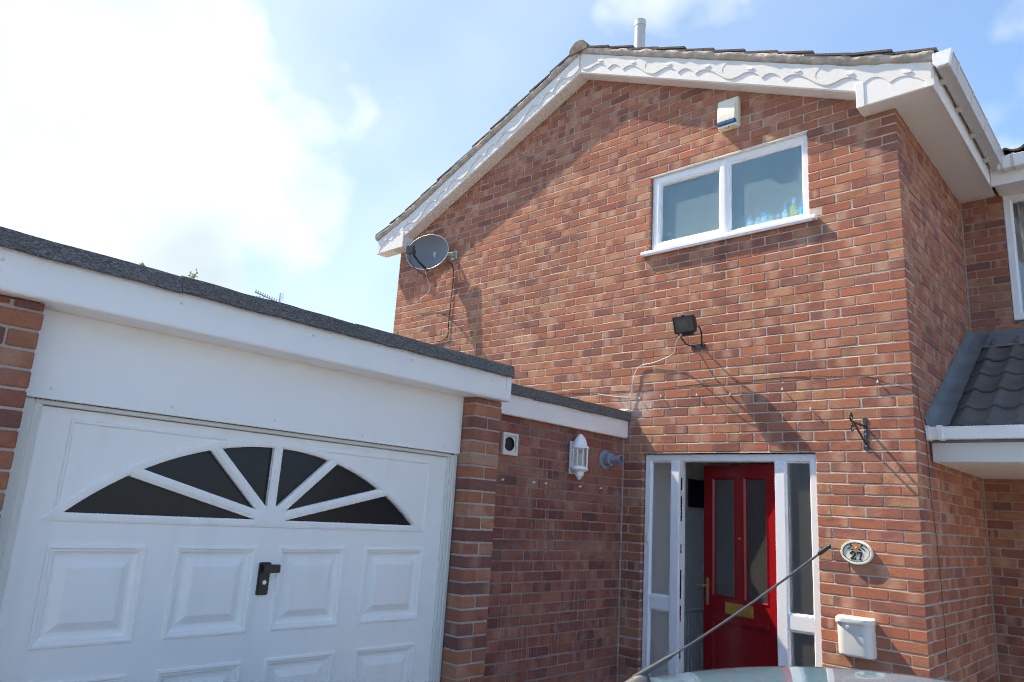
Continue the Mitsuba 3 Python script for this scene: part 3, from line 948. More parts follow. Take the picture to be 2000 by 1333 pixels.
put(hk + "__lever", dfr.mesh(cat([tube([(0.046, 1.055, 0.0), (0.046, 1.055, 0.045)], 0.010, 10), tube(spline([(0.046, 1.055, 0.045), (0.02, 1.057, 0.05), (-0.015, 1.053, 0.047), (-0.035, 1.050, 0.045)], 12), [0.010] * 8 + [0.009, 0.008, 0.008, 0.006], 8)])), "mat_brass", smooth=40)
put(hk + "__keyhole", dfr.mesh(lathe([(0, 0.009), (0.009, 0.009), (0.008, 0.013), (0, 0.013)], 12, (0.046, 0.945, 0))), "mat_steel")
put(rk + "__spyhole", dfr.mesh(lathe([(0, 0), (0.011, 0), (0.009, 0.006), (0, 0.006)], 12, (0.409, 1.445, 0))), "mat_brass")
room(H + "__hall", -2.14, -0.45, 0.23, 3.2, -0.05, 2.35, "mat_plaster", "mat_carpet", "mat_hall_shade_lining")
HX = -2.14
put("hall_picture__frame", [box(HX + 0.001, HX + 0.022, 0.80, 1.22, 1.685, 1.94, 0.004)], "mat_black")
put("hall_picture__canvas", [box(HX + 0.022, HX + 0.024, 0.815, 1.205, 1.70, 1.925)], "mat_navy")
lab("hall_picture", "dark blue picture on the hall wall seen through the open door", "picture")
for i in range(14):
    y = 0.62 + i * 0.057
    put("hall_radiator__fin", box(HX + 0.035, HX + 0.060, y, y + 0.036, 0.12, 0.77, 0.006), "mat_upvc")
put("hall_radiator__top_grille", box(HX + 0.02, HX + 0.066, 0.61, 1.42, 0.775, 0.795, 0.004), "mat_upvc")
put("hall_radiator__fin_gap_shade", box(HX + 0.002, HX + 0.03, 0.61, 1.42, 0.10, 0.772), "mat_dark_grey_plastic")  # dark backing paints in the shade between the fins
lab("hall_radiator", "white ribbed radiator on the hall wall behind the red door", "radiator")
put("doorbell__case", G.mesh(bevel_extr(affinity.translate(sbox(-0.016, -0.036, 0.016, 0.036), -2.088, 1.403), DF + 0.004, DF + 0.020, 0.004)), "mat_cream")
put("doorbell__button", G.mesh(lathe([(0, DF + 0.020), (0.008, DF + 0.020), (0.007, DF + 0.024), (0, DF + 0.025)], 12, (-2.088, 1.395, 0))), "mat_dull_white")
lab("doorbell", "small cream doorbell on the left edge of the front door frame", "doorbell")

# ---------------------------------------------------------------- window on the set-back wall
rw = H + "__bedroom_window"
lab(rw, "white window at the right edge with a pale curtain behind")
fb = FY(YB)
put(rw + "__frame", fb.mesh(ring_loft((RW[0] + 0.004, RW[1], RW[2], RZ - 0.006), [(0, -0.08), (0, -0.012), (0.005, -0.008), (0.052, -0.008), (0.066, -0.024), (0.066, -0.06)])), "mat_white_gloss")
put(rw + "__pane", fb.mesh(ring_loft((RW[0] + 0.06, RW[1] - 0.06, RW[2] + 0.06, RZ - 0.06), [(0, -0.045)], True)), "mat_pane")
put(rw + "__pane_backing", fb.mesh(ring_loft((RW[0] + 0.06, RW[1] - 0.06, RW[2] + 0.06, RZ - 0.06), [(0, -0.049)], True)), "mat_pane")
room(H + "__bedroom", 0.1, 2.6, YB + 0.225, YB + 2.2, 2.9, 4.85, "mat_plaster", "mat_carpet")
ys = np.linspace(0, 1, 70)
cx = 0.38 + ys * 0.42
cy = YB + 0.185 + 0.028 * np.sin(ys * 34) + 0.012 * np.sin(ys * 71 + 1)
v, f = [], []
for z, wv in ((3.45, 1.0), (3.62, 0.75), (4.0, 0.8), (4.58, 0.6)):
    for i in range(70):
        v.append((0.38 + ys[i] * 0.42 * wv, cy[i], z))
for r in range(3):
    for i in range(69):
        a = r * 70 + i
        f += [[a, a + 1, a + 71], [a, a + 71, a + 70]]
put("curtain", trimesh.Trimesh(np.array(v), f, process=False), "mat_curtain", smooth=True)
lab("curtain", "pale gathered curtain hanging behind the window at the right edge", "curtain")

# ---------------------------------------------------------------- porch canopy
pk = H + "__porch"
lab(pk, "lean-to porch canopy with dark rolled roof tiles and white gutter")
PY = 0.34                                       # face of the porch fascia
PZ = 2.055
SLOPE = (3.265 - 2.275) / (YB - PY)
pn = math.hypot(1, SLOPE)
up, nv = np.array([0, 1, SLOPE]) / pn, np.array([0, -SLOPE, 1]) / pn
put(pk + "__fascia", box(0.012, 3.4, PY, PY + 0.02, PZ, PZ + 0.185, 0.005), "mat_dull_white")
fr = Frame((-0.035 + 0.04, PY - 0.004, PZ + 0.150), (0, -1, 0), (0, 0, 1), (1, 0, 0))
pg = put(pk + "__gutter", fr.mesh(extr(affinity.scale(gutter_profile(), 0.9, 0.8, origin=(0, 0)), 0, 3.3)), "mat_white_gloss")
for x, w in ((0.004, 0.022), (0.075, 0.03)):
    br = affinity.scale(gutter_outer(0.008), 0.93, 0.86, origin=(0, 0))
    put(pg + "__union_clip", Frame((x, PY - 0.003, PZ + 0.150), (0, -1, 0), (0, 0, 1), (1, 0, 0)).mesh(extr(br, 0, w)), "mat_white_gloss")
for i in range(16):
    y0 = PY + 0.022 + i * 0.100
    put(pk + "__soffit_board", box(0.006, 3.4, y0, y0 + 0.094, PZ + 0.004, PZ + 0.014, 0.003), "mat_upvc")
put(pk + "__deck", Frame((0.004, 0, 0), (0, 1, 0), (0, 0, 1), (1, 0, 0)).mesh(extr(Polygon([(PY + .02, PZ + 0.03), (YB - .002, PZ + 0.03), (YB - .002, 3.225), (PY - 0.01, 2.235)]), 0, 3.39)), "mat_flashing")
GAUGE = 0.322
for r in range(6):
    o = np.array([0, PY - 0.035, 2.258]) + up * GAUGE * r
    for i in range(9):
        x = 0.112 + i * 0.33
        put(pk + "__tile", roman_tile((x, *(o[1:] + rng.normal(0, 0.0012, 2))), (1, 0, 0), up, nv, w=0.33, length=0.36 if r < 5 else 0.22, lift=0.025), "mat_tile", smooth=30)
# lead-coloured flashing: up the slope, stepped on the side wall, along the back
v, f = [], []
ss = np.linspace(0, 1.93, 24)
for s_ in ss:
    base = np.array([0, PY - 0.055, 2.262]) + up * s_
    for x, h in ((0.003, 0.10), (0.010, 0.045), (0.035, 0.022), (0.07, 0.026), (0.115, 0.03), (0.150, 0.055)):
        v.append(base + np.array([x, 0, 0]) + nv * (h + 0.004 * math.sin(s_ * 23 + x * 40)))
for i in range(len(ss) - 1):
    for j in range(5):
        a = i * 6 + j
        f += [[a, a + 1, a + 7], [a, a + 7, a + 6]]
fk = put(pk + "__flashing", trimesh.Trimesh(np.array(v), f, process=False), "mat_flashing", smooth=True)
zline = lambda y: 2.258 + (y - PY + 0.05) * SLOPE
step = []
y = PY - 0.05
pts = [(PY - 0.05, zline(PY - 0.05) - 0.02)]
top = []
c = math.ceil((zline(PY) + 0.04) / COURSE)
yy = PY - 0.05
while yy < YB:
    zc = c * COURSE
    yn = (zc + COURSE - 2.258 - 0.045) / SLOPE + PY - 0.05
    top += [(yy, zc + 0.01), (min(yn - 0.03, YB), zc + 0.004)]
    yy = yn
    c += 1
pts = [(PY - 0.05, zline(PY - 0.05) - 0.02), (YB, zline(YB) - 0.02), (YB, zline(YB) + 0.1)] + [p for p in top[::-1] if p[0] < YB]
put(fk + "__stepped_upstand", Frame((0.0015, 0, 0), (0, 1, 0), (0, 0, 1), (1, 0, 0)).mesh(extr(Polygon(pts).buffer(0), 0, 0.006)), "mat_flashing")
put(fk + "__back_upstand", [box(0.008, 3.4, YB - 0.010, YB - 0.0015, 3.18, 3.335), Frame((0.01, 0, 0), (0, 1, 0), (0, 0, 1), (1, 0, 0)).mesh(extr(Polygon([(YB - 0.30, 3.140), (YB - 0.01, 3.300), (YB - 0.01, 3.285), (YB - 0.30, 3.125)]), 0, 3.39))], "mat_flashing")

# ================================================================ SIDE EXTENSION between house and garage
E_ = "side_extension"
lab(E_, "low brick extension with flat felt roof between the garage and the house", "extension")
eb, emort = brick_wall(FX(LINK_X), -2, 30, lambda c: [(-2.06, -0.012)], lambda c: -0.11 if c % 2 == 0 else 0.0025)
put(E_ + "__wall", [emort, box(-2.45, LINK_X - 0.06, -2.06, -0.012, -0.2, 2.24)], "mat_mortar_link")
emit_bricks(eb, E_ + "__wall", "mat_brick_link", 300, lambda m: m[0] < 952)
put(E_ + "__corner_mortar", box(LINK_X - 0.02, LINK_X + 0.008, -0.0125, -0.001, -0.15, 2.23), "mat_mortar_grey")
put(E_ + "__fascia", [box(-2.29, -2.27, -2.04, -0.004, 2.222, 2.385, 0.006), box(-2.32, -2.285, -2.04, -0.004, 2.225, 2.238)], "mat_upvc")
def wavy(poly, y0, y1, amp, seed):
    """a felt drip strip swept along y whose outline wavers"""
    r = np.asarray(poly.exterior.coords)[:-1]
    n = len(r)
    st = np.linspace(y0, y1, max(3, int((y1 - y0) / 0.05)))
    v, f = [], []
    for y in st:
        q = np.c_[r[:, 0], np.full(n, y), r[:, 1]]
        q[:, 0] += (meshkit.fbm(q * [3, 7, 9] + seed, 3, 1) - 0.5) * amp * 1.4
        q[:, 2] += (meshkit.fbm(q * [3, 6, 4] + seed + 9, 3, 2) - 0.5) * amp * 2
        v.append(q)
    v = np.vstack(v)
    for i in range(len(st) - 1):
        for j in range(n):
            k = (j + 1) % n
            a = i * n
            f += [[a + j, a + n + j, a + n + k], [a + j, a + n + k, a + k]]
    caps = []
    for o, rev in ((0, False), ((len(st) - 1) * n, True)):
        tv, tf = trimesh.creation.triangulate_polygon(Polygon(r), engine="earcut")
        idx = ((r[None] - np.asarray(tv)[:, None]) ** 2).sum(-1).argmin(1)
        caps += [[o + idx[t[0]], o + idx[t[1]], o + idx[t[2]]] for t in tf]
    return trimesh.Trimesh(v, f + caps, process=False)


ek = put(E_ + "__felt_roof", [box(-7.0, -2.262, -2.045, -0.004, 2.395, 2.445)], "mat_felt")
for a, b in ((-2.045, -1.286), (-1.284, -0.354), (-0.352, -0.002)):
    put(ek + "__felt_trim", wavy(Polygon([(-2.30, 2.452), (-2.255, 2.452), (-2.250, 2.40), (-2.246, 2.372), (-2.262, 2.370), (-2.268, 2.395), (-2.30, 2.43)]), a, b, 0.006, a * 5), "mat_felt")
for y in (-1.248, -0.790, -0.335):
    put(E_ + "__fascia__screw_cap", FX(-2.27).mesh(lathe([(0, 0), (0.005, 0), (0.004, 0.002), (0, 0.0025)], 10, (y, 2.322, 0))), "mat_frame_old")
# mortar fillet at the junction with the house
v = []
lump = trimesh.creation.icosphere(3, 1.0)
lump.vertices *= np.array([0.10, 0.03, 0.022])
lump.vertices += (meshkit.fbm(lump.vertices * 40, 3, 1)[:, None] - 0.5) * 0.03
lump.apply_translation([-2.33, -0.012, 2.462])
put(E_ + "__mortar_fillet", lump, "mat_verge_mortar", smooth=True)

# fixtures on the extension wall
fx = FX(LINK_X)
vk = "wall_vent"
lab(vk, "square white wall vent with round dark opening beside the brick pier", "vent")
vu, vv, hw = -1.472, 2.018, 0.080
vp = sbox(vu - hw, vv - hw, vu + hw, vv + hw)
put(vk + "__surround", fx.mesh(cat([bevel_extr(vp.difference(sbox(vu - .058, vv - .058, vu + .058, vv + .058)), 0.0, 0.024, 0.003), extr(sbox(vu - .06, vv - .06, vu + .06, vv + .06).difference(Point(vu - .004, vv).buffer(0.050, 24)), 0.002, 0.010)])), "mat_frame_old")
put(vk + "__louvre_duct", fx.mesh(cat([lathe([(0.050, 0.010), (0.050, 0.016), (0.046, 0.016), (0.046, 0.003), (0, 0.003)], 28, (vu - .004, vv, 0))])), "mat_black")
lk = "wall_lantern"
lab(lk, "white half lantern light on the wall between vent and flue", "lantern")
LC = (-2.240, -0.715)                            # axis of the lantern


def lan(profile, sec=8):
    m = lathe(profile, sec)
    m.apply_transform(trimesh.transformations.rotation_matrix(math.pi / sec, [0, 0, 1]))
    m.vertices *= [0.50, 0.70, 1.0]
    m.apply_translation([LC[0], LC[1], 0])
    return m


put(lk + "__cap", lan([(0, 2.178), (0.020, 2.176), (0.034, 2.168), (0.036, 2.160), (0.052, 2.154), (0.072, 2.138), (0.088, 2.112), (0.096, 2.088), (0.120, 2.078), (0.122, 2.064), (0, 2.062)], 16), "mat_white_gloss", smooth=35)
put(lk + "__base", lan([(0, 1.910), (0.120, 1.910), (0.122, 1.900), (0.106, 1.888), (0.070, 1.880), (0.060, 1.868), (0.056, 1.848), (0.036, 1.838), (0.030, 1.826), (0.012, 1.818), (0, 1.816)], 16), "mat_white_gloss", smooth=35)
for k in range(6):
    a = math.radians(-105 + k * 42)
    px, py = LC[0] + 0.50 * 0.104 * math.cos(a), LC[1] + 0.70 * 0.104 * math.sin(a)
    put(lk + "__bar", box(px - 0.0045, px + 0.0045, py - 0.0045, py + 0.0045, 1.905, 2.066, 0.002), "mat_white_gloss")
    if k < 5:
        b = math.radians(-105 + (k + 1) * 42)
        qx, qy = LC[0] + 0.50 * 0.104 * math.cos(b), LC[1] + 0.70 * 0.104 * math.sin(b)
        put(lk + "__pane", trimesh.Trimesh([[px, py, 1.912], [qx, qy, 1.912], [qx, qy, 2.062], [px, py, 2.062]], [[0, 1, 2], [0, 2, 3]], process=False), "mat_lantern_glass")
put(lk + "__rim", lan([(0.100, 1.908), (0.112, 1.908), (0.112, 1.922), (0.100, 1.922)], 16), "mat_white_gloss")
put(lk + "__lamp_holder", lathe([(0, 1.91), (0.012, 1.91), (0.012, 1.95), (0.016, 1.96), (0.022, 1.99), (0.016, 2.02), (0, 2.03)], 14, (LC[0], LC[1], 0)), "mat_cream", smooth=40)
put(lk + "__back_plate", box(LINK_X - 0.001, LINK_X + 0.012, LC[1] - 0.045, LC[1] + 0.045, 1.86, 2.12, 0.004), "mat_white_gloss")
put(lk + "__wall_arm", box(LINK_X + 0.01, LC[0] - 0.02, LC[1] - 0.02, LC[1] + 0.02, 2.064, 2.10, 0.004), "mat_white_gloss")
tk = "flue_terminal"
lab(tk, "grey plastic boiler flue terminal poking out of the extension wall", "flue")
fu, fv = -0.277, 2.016
put(tk + "__wall_ring", fx.mesh(lathe([(0.0, 0.0), (0.080, 0.0), (0.082, 0.006), (0.076, 0.014), (0.055, 0.018), (0, 0.018)], 28, (fu, fv, 0))), "mat_grey_plastic", smooth=40)
put(tk + "__outer_pipe", fx.mesh(lathe([(0.056, 0.0), (0.056, 0.070), (0.050, 0.073), (0.033, 0.073)], 28, (fu, fv, 0))), "mat_grey_plastic", smooth=40)
put(tk + "__inner_pipe", fx.mesh(cat([lathe([(0.033, 0.05), (0.033, 0.150), (0.037, 0.150), (0.037, 0.172), (0.031, 0.172), (0.029, 0.09), (0, 0.09)], 24, (fu, fv, 0))])), "mat_grey_plastic", smooth=40)
for i, y in enumerate((-1.52, -1.179, -1.039, -0.609, -0.33)):
    key = "cable_clip" if i == 0 else f"cable_clip_{i:03d}"
    z = 1.758 + (y + 1.52) * 0.013
    put(key, fx.mesh(cat([extr(affinity.translate(sbox(-0.008, -0.005, 0.008, 0.005), y, z), 0, 0.012), tube([(y, z + 0.004, 0.0), (y + .002, z + 0.006, 0.020)], 0.004, 6)])), "mat_white_gloss")
    t = ["leftmost white cable clip on the extension wall below the square vent", "second white cable clip from the vent, one of a close pair", "third white cable clip from the vent, right of the close pair", "white cable clip on the extension wall right under the lantern", "white cable clip on the extension wall under the grey flue"][i]
    lab(key, t, "clip", "cable clips on the extension wall")

# ================================================================ GARAGE
A = "garage"
lab(A, "flat roofed garage with white panelled door and grey felt roof edge", "garage")
GXF = -1.850                                     # front of the piers
PR = (-2.285, -2.050)
PLF = (-5.50, -4.632)
pb = []
for c in range(-2, 30):
    z0, z1 = c * COURSE + 0.005, c * COURSE + 0.069
    if z1 > 2.21: z1 = 2.21
    if z0 > 2.2: break
    if c % 2 == 0:
        segs = [(PR[0], PR[1])]
    else:
        segs = [(PR[0], -2.172), (-2.162, PR[1])]
    for a, b in segs:
        j = rng.normal(0, 0.0015)
        pb.append(box_brick(GXF - 0.128, GXF + j, a, b, z0, z1, [(GXF, a, z0), (GXF, b, z0), (GXF, b, z1), (GXF, a, z1)]))
    y = PLF[1]
    first = 0.215 if c % 2 == 0 else 0.1025
    while y > PLF[0] + 0.05:
        L = first if y == PLF[1] else 0.215
        a = max(y - L, PLF[0])
        j = rng.normal(0, 0.0015)
        pb.append(box_brick(GXF - 0.128, GXF + j, a, y, z0, z1, [(GXF, a, z0), (GXF, y, z0), (GXF, y, z1), (GXF, a, z1)]))
        y = a - 0.010
jag = []
for a, b in (PR, PLF):                           # mortar core of each pier, just behind the brick faces
    jag.append(box(GXF - 0.30, GXF - 0.006, a + 0.005, b - 0.004, -0.2, 2.205))
for j_ in jag:
    put(A + "__pier", j_, "mat_mortar_grey")
emit_bricks(pb, A + "__pier", "mat_brick_garage", 300)
put(A + "__shell", [box(-7.2, -2.35, -2.17, -2.055, -0.2, 2.2), box(-7.2, -7.1, -5.5, -2.06, -0.2, 2.2), box(-7.1, GXF - 0.11, -5.5, -5.4, -0.2, 2.2), box(-2.34, GXF - 0.11, -2.17, -2.058, -0.2, 2.2)], "mat_mortar_grey")
put(A + "__header_panel", [box(-1.965, -1.952, PLF[1] + 0.004, PR[0] - 0.004, 1.862, 2.215, 0.003)], "mat_upvc")
fpoly = Polygon([(-1.815, 2.213), (-1.800, 2.214), (-1.793, 2.219), (-1.790, 2.228), (-1.790, 2.385), (-1.815, 2.385)])
fxz = Frame((0, 0, 0), (1, 0, 0), (0, 0, 1), (0, -1, 0))
put(A + "__fascia", [fxz.mesh(extr(fpoly, 2.090, 5.6)), box(-1.97, -1.812, -5.6, -2.06, 2.214, 2.224)], "mat_upvc")
put(A + "__fascia__end_trim", [fxz.mesh(extr(affinity.translate(fpoly.buffer(0.0025), 0.0015, 0), 2.046, 2.088)), box(-2.3, -1.80, -2.062, -2.047, 2.216, 2.38)], "mat_upvc")
fk = put(A + "__felt_roof", [box(-7.2, -1.80, -5.6, -2.045, 2.40, 2.436)], "mat_felt")
trim = Polygon([(-1.86, 2.444), (-1.800, 2.449), (-1.780, 2.443), (-1.772, 2.425), (-1.766, 2.385), (-1.758, 2.371), (-1.772, 2.367), (-1.787, 2.39), (-1.86, 2.42)])
for a, b in ((-5.6, -4.168), (-4.166, -3.251), (-3.249, -2.301), (-2.299, -2.040)):
    put(fk + "__felt_trim", wavy(affinity.translate(trim, rng.normal(0, .0012), rng.normal(0, .0012)), a, b, 0.007, a * 5), "mat_felt")
# a lip of coarse mineral along the top edge
for y in (-4.813, -4.151, -3.494, -2.860, -2.216):
    put(A + "__fascia__screw_cap", FX(-1.79).mesh(lathe([(0, 0), (0.0075, 0), (0.006, 0.003), (0, 0.004)], 12, (y, 2.328, 0))), "mat_dull_white")
for y, z in ((-4.53, 1.905), (-4.05, 1.90), (-3.55, 1.905), (-3.02, 1.895), (-2.42, 1.90)):
    put(A + "__header_panel__nail_stain", FX(-1.952).mesh(lathe([(0, 0), (0.007, 0), (0.005, 0.0012), (0, 0.0016)], 10, (y, z, 0))), "mat_frame_old")
# door frame
FXD = -1.985
jl = PLF[1] + 0.004
jr = PR[0] - 0.004
put(A + "__door_frame", [box(-2.06, -1.968, jl, jl + 0.058, -0.15, 1.862, 0.005), box(-2.06, -1.978, jl + 0.058, jl + 0.088, -0.15, 1.852, 0.003),
                         box(-2.06, -1.968, jr - 0.030, jr, -0.15, 1.862, 0.004), box(-2.06, -1.976, jr - 0.048, jr - 0.030, -0.15, 1.855, 0.002), box(-2.06, -1.985, jr - 0.062, jr - 0.048, -0.15, 1.85, 0.002),
                         box(-2.06, -1.976, jl + 0.06, jr - 0.05, 1.842, 1.861, 0.003)], "mat_frame_old")
# door leaf
gdk = A + "__garage_door"
lab(gdk, "white raised-panel garage door with sunburst fanlight")
gf = FX(-2.000)
D0, D1, DZ0, DZ1 = -4.535, -2.352, -0.145, 1.838
cols = [(-4.423, -4.034), (-3.916, -3.523), (-3.408, -3.016), (-2.894, -2.473)]
rows = [(0.912, 1.306), (0.392, 0.792), (-0.08, 0.272)]
fcx, fz0, fR = -3.478, 1.432, 1.362
arc_c = fz0 + 0.342 - fR
half = 0.914


def arc_pts(off=0.0, n=48):
    r = fR + off
    a = math.asin(min(1, math.sqrt(max(r * r - (fz0 - off - arc_c) ** 2, 0)) / r))
    t = np.linspace(-a, a, n)
    return [(fcx + r * math.sin(q), arc_c + r * math.cos(q)) for q in t]


fan = Polygon(arc_pts(0.013)).buffer(0)
fan_out = Polygon(arc_pts(0.033)).buffer(0)
sheet = sbox(D0, DZ0, D1, DZ1).difference(fan_out)
for a, b in cols:
    for c, d in rows:
        sheet = sheet.difference(sbox(a, c, b, d))
put(gdk + "__leaf", gf.mesh(extr(sheet, -0.035, 0.0)), "mat_door_white")
pprof = [(0, 0), (0.004, 0.007), (0.014, 0.008), (0.020, 0.001), (0.026, 0.001), (0.034, -0.012), (0.044, -0.015), (0.058, -0.015), (0.0585, -0.013), (0.092, 0.002), (0.0925, 0.004)]
for a, b in cols:
    for c, d in rows:
        put(gdk + "__panel", gf.mesh(ring_loft((a, b, c, d), pprof, True)), "mat_door_white")
# moulded border round the fanlight and the spandrel triangles
bprof = [(0, 0), (0.004, 0.006), (0.012, 0.006), (0.018, 0.0005)]
put(gdk + "__fanlight_moulding", gf.mesh(ring_loft((-4.425, -2.478, 1.392, 1.800), bprof)), "mat_door_white")
for sgn in (-1, 1):
    hx0 = 0.895
    t = np.linspace(0, 1, 9)
    r2 = fR + 0.085
    xa = [0.56 + (hx0 - 0.56) * q for q in t]
    lowc = [(fcx + sgn * x, max(arc_c + math.sqrt(r2 * r2 - x * x), 1.50)) for x in xa]
    tri = [(fcx + sgn * 0.56, 1.742)] + [p for p in lowc if p[1] < 1.735] + [(fcx + sgn * hx0, 1.742)]
    put(gdk + "__spandrel_moulding", gf.mesh(poly_loft(tri, [(0, 0), (0.003, -0.005), (0.008, -0.005), (0.011, 0.0005)], True)), "mat_door_white")
# arch bead, hub and spokes
bead = fan_out.buffer(0.004).difference(fan.buffer(-0.010))
put(gdk + "__arch_bead", gf.mesh(cat([extr(bead, -0.03, 0.004), extr(fan_out.buffer(-0.004).difference(fan.buffer(-0.003)), 0.003, 0.011)])), "mat_door_white")
hub = Point(fcx, fz0 - 0.01).buffer(0.078, 16).intersection(sbox(fcx - 1, fz0 - 0.018, fcx + 1, 3))
put(gdk + "__hub", gf.mesh(bevel_extr(hub, -0.02, 0.014, 0.003)), "mat_door_white")
ends = [(-4.123, 1.603), (-3.791, 1.736), (-3.478, 1.775), (-3.156, 1.733), (-2.801, 1.603)]
spokes = []
for ex, ez in ends:
    d = np.array([ex - fcx, ez - fz0]); d /= np.linalg.norm(d)
    ln = LineString([(fcx + d[0] * 0.06, fz0 + d[1] * 0.06), (ex + d[0] * 0.03, ez + d[1] * 0.03)])
    spokes.append(ln.buffer(0.020, cap_style=2))
    put(gdk + "__glazing_bar", gf.mesh(cat([extr(ln.buffer(0.0225, cap_style=2), -0.028, 0.001), extr(ln.buffer(0.016, cap_style=2), 0.0, 0.006), extr(ln.buffer(0.009, cap_style=2), 0.005, 0.011)])), "mat_door_white")
for g in fan.buffer(0.006).difference(union_all(spokes + [hub])).geoms:
    if g.area > 0.003:
        put(gdk + "__fanlight_pane", gf.mesh(extr(g, -0.030, -0.022)), "mat_dark_pane")
hk = gdk + "__handle"
hu = -3.462
put(hk, gf.mesh(bevel_extr(sbox(hu - 0.034, 1.088, hu + 0.012, 1.226).buffer(0.006), 0.0, 0.014, 0.004)), "mat_black")
put(hk + "__turn_grip", gf.mesh(cat([lathe([(0, 0.0), (0.02, 0.0), (0.018, 0.034), (0, 0.036)], 16, (hu - 0.006, 1.205, 0)), extr(sbox(hu - 0.026, 1.190, hu + 0.044, 1.220).buffer(0.004), 0.030, 0.048)])), "mat_black")
put(hk + "__lock_cylinder", gf.mesh(lathe([(0, 0.014), (0.011, 0.014), (0.010, 0.018), (0, 0.018)], 16, (hu - 0.010, 1.140, 0))), "mat_steel")
put(A + "__garage_interior", [box(-2.3, -2.28, D0 - .05, D1 + .05, -0.15, 1.9)], "mat_black")

# weeds that took root in the felt edge
def sprig(key, y, h, n, seed, x=-1.83):
    r = np.random.default_rng(seed)
    ms = []
    for i in range(n):
        a, l = r.uniform(0, 6.28), r.uniform(0.4, 1.0) * h
        top = np.array([x + 0.25 * l * math.cos(a), y + 0.35 * l * math.sin(a), 2.446 + l])
        b = np.array([x, y, 2.440])
        st = spline([b, (b + top) / 2 + r.normal(0, 0.004, 3), top], 6)
        ms.append(tube(st, np.linspace(0.0022, 0.0012, 6), 4))
        for q in st[2:]:
            for _ in range(2):
                d = r.normal(0, 1, 3); d /= np.linalg.norm(d)
                e = np.cross(d, r.normal(0, 1, 3)); e /= np.linalg.norm(e)
                L = 0.016
                ms.append(trimesh.Trimesh([q, q + d * L * .5 + e * L * .22, q + d * L, q + d * L * .5 - e * L * .22], [[0, 1, 2], [0, 2, 3]], process=False))
    put(key, ms, "mat_weed")


sprig("weed", -4.11, 0.050, 3, 1)
sprig("weed_001", -4.315, 0.016, 3, 2)
sprig("weed_002", -3.79, 0.014, 3, 3)
lab("weed", "taller yellow-green weed sprouting from the felt edge of the garage roof", "weed", "weeds on the garage roof")
lab("weed_001", "tiny weed on the garage roof edge left of the taller one", "weed", "weeds on the garage roof")
lab("weed_002", "tiny weed on the garage roof edge near the distant aerial", "weed", "weeds on the garage roof")

# ================================================================ THINGS ON THE GABLE WALL
# alarm box
ak = "alarm_box"
lab(ak, "cream burglar alarm box with blue lens high on the gable wall", "alarm box")
aw0, aw1, az0, az1 = -1.392, -1.210, 4.868, 5.140
bodyp = Polygon([(aw0, az0 + 0.004), (aw0 + .004, az0), (aw1 - .004, az0), (aw1, az0 + 0.004), (aw1, az1), (aw0, az1)])
put(ak + "__base", G.mesh(bevel_extr(bodyp, 0.0, 0.050, 0.006)), "mat_cream")
prof = []
zz = np.linspace(az0 + 0.058, az1 - 0.003, 12)
hh = 0.074 + 0.014 * np.sin(np.linspace(0.25, math.pi * 0.9, 12)) - np.linspace(0.0, 0.03, 12)
cov = Polygon([(z, h) for z, h in zip(zz, hh)] + [(zz[-1], 0.048), (zz[0], 0.048)])
put(ak + "__cover", Frame((aw0 + 0.003, 0, 0), (0, 0, 1), (0, -1, 0), (1, 0, 0)).mesh(extr(cov, 0, aw1 - aw0 - 0.022)), "mat_cream", smooth=30)
put(ak + "__lens", box(aw0 + 0.003, aw1 - 0.014, -0.080, -0.045, az0 + 0.022, az0 + 0.058, 0.007), "mat_blue_lens")
put(ak + "__lower_lip", box(aw0 + 0.004, aw1 - 0.012, -0.066, -0.045, az0 + 0.002, az0 + 0.023, 0.004), "mat_cream")
put(ak + "__screw", lathe([(0, 0), (0.006, 0), (0.005, -0.004), (0, -0.004)], 10, ((aw0 + aw1) / 2 + 0.01, -0.056, az0 + 0.002)), "mat_black")

# floodlight
lk = "floodlight"
lab(lk, "black halogen floodlight tilted down on the gable wall above the door", "floodlight")
fc = np.array([-1.603, -0.225, 3.115])
tl_ = math.radians(20)
ff = Frame(fc, (1, 0, 0), (0, -math.sin(tl_), math.cos(tl_)), (0, -math.cos(tl_), -math.sin(tl_)))
W2, H2 = 0.093, 0.066
put(lk + "__housing", ff.mesh(cat([hull([(sx * W2, sy * H2, 0.0) for sx in (-1, 1) for sy in (-1, 1)] + [(sx * W2 * .72, sy * H2 * .62, -0.085) for sx in (-1, 1) for sy in (-1, 1)])])), "mat_black")
put(lk + "__bezel", ff.mesh(ring_loft((-W2 - .004, W2 + .004, -H2 - .004, H2 + .004), [(0, -0.008), (0, 0.010), (0.010, 0.012), (0.013, 0.005)])), "mat_black")
put(lk + "__glass", ff.mesh(ring_loft((-W2 + .006, W2 - .006, -H2 + .006, H2 - .006), [(0, 0.006)], True)), "mat_flood_glass")
put(lk + "__reflector", ff.mesh(ring_loft((-W2 * .55, W2 * .3, -H2 * .4, H2 * .5), [(0, 0.0065), (0.004, 0.007)], True)), "mat_flood_reflector")
put(lk + "__clip", ff.mesh(extr(sbox(-0.012, H2, 0.012, H2 + 0.012), -0.005, 0.014)), "mat_black")
put(lk + "__terminal_box", ff.mesh(hull([(sx * 0.045, -H2 - dy, -0.025 + dz) for sx in (-1, 1) for dy in (-0.005, 0.028) for dz in (-0.03, 0.012)])), "mat_black")
u_ = [ff.pts([[s * 0.108, -0.02, -0.03]])[0] for s in (-1, 1)]
for sg in (-1, 1):
    put(lk + "__bracket", tube([ff.pts([[sg * 0.100, -0.03, -0.045]])[0], ff.pts([[sg * 0.104, -0.085, -0.07]])[0], (-1.60 + sg * 0.07, -0.07, 2.985), (-1.60 + sg * 0.03, -0.008, 2.975)], 0.0065, 6), "mat_black")
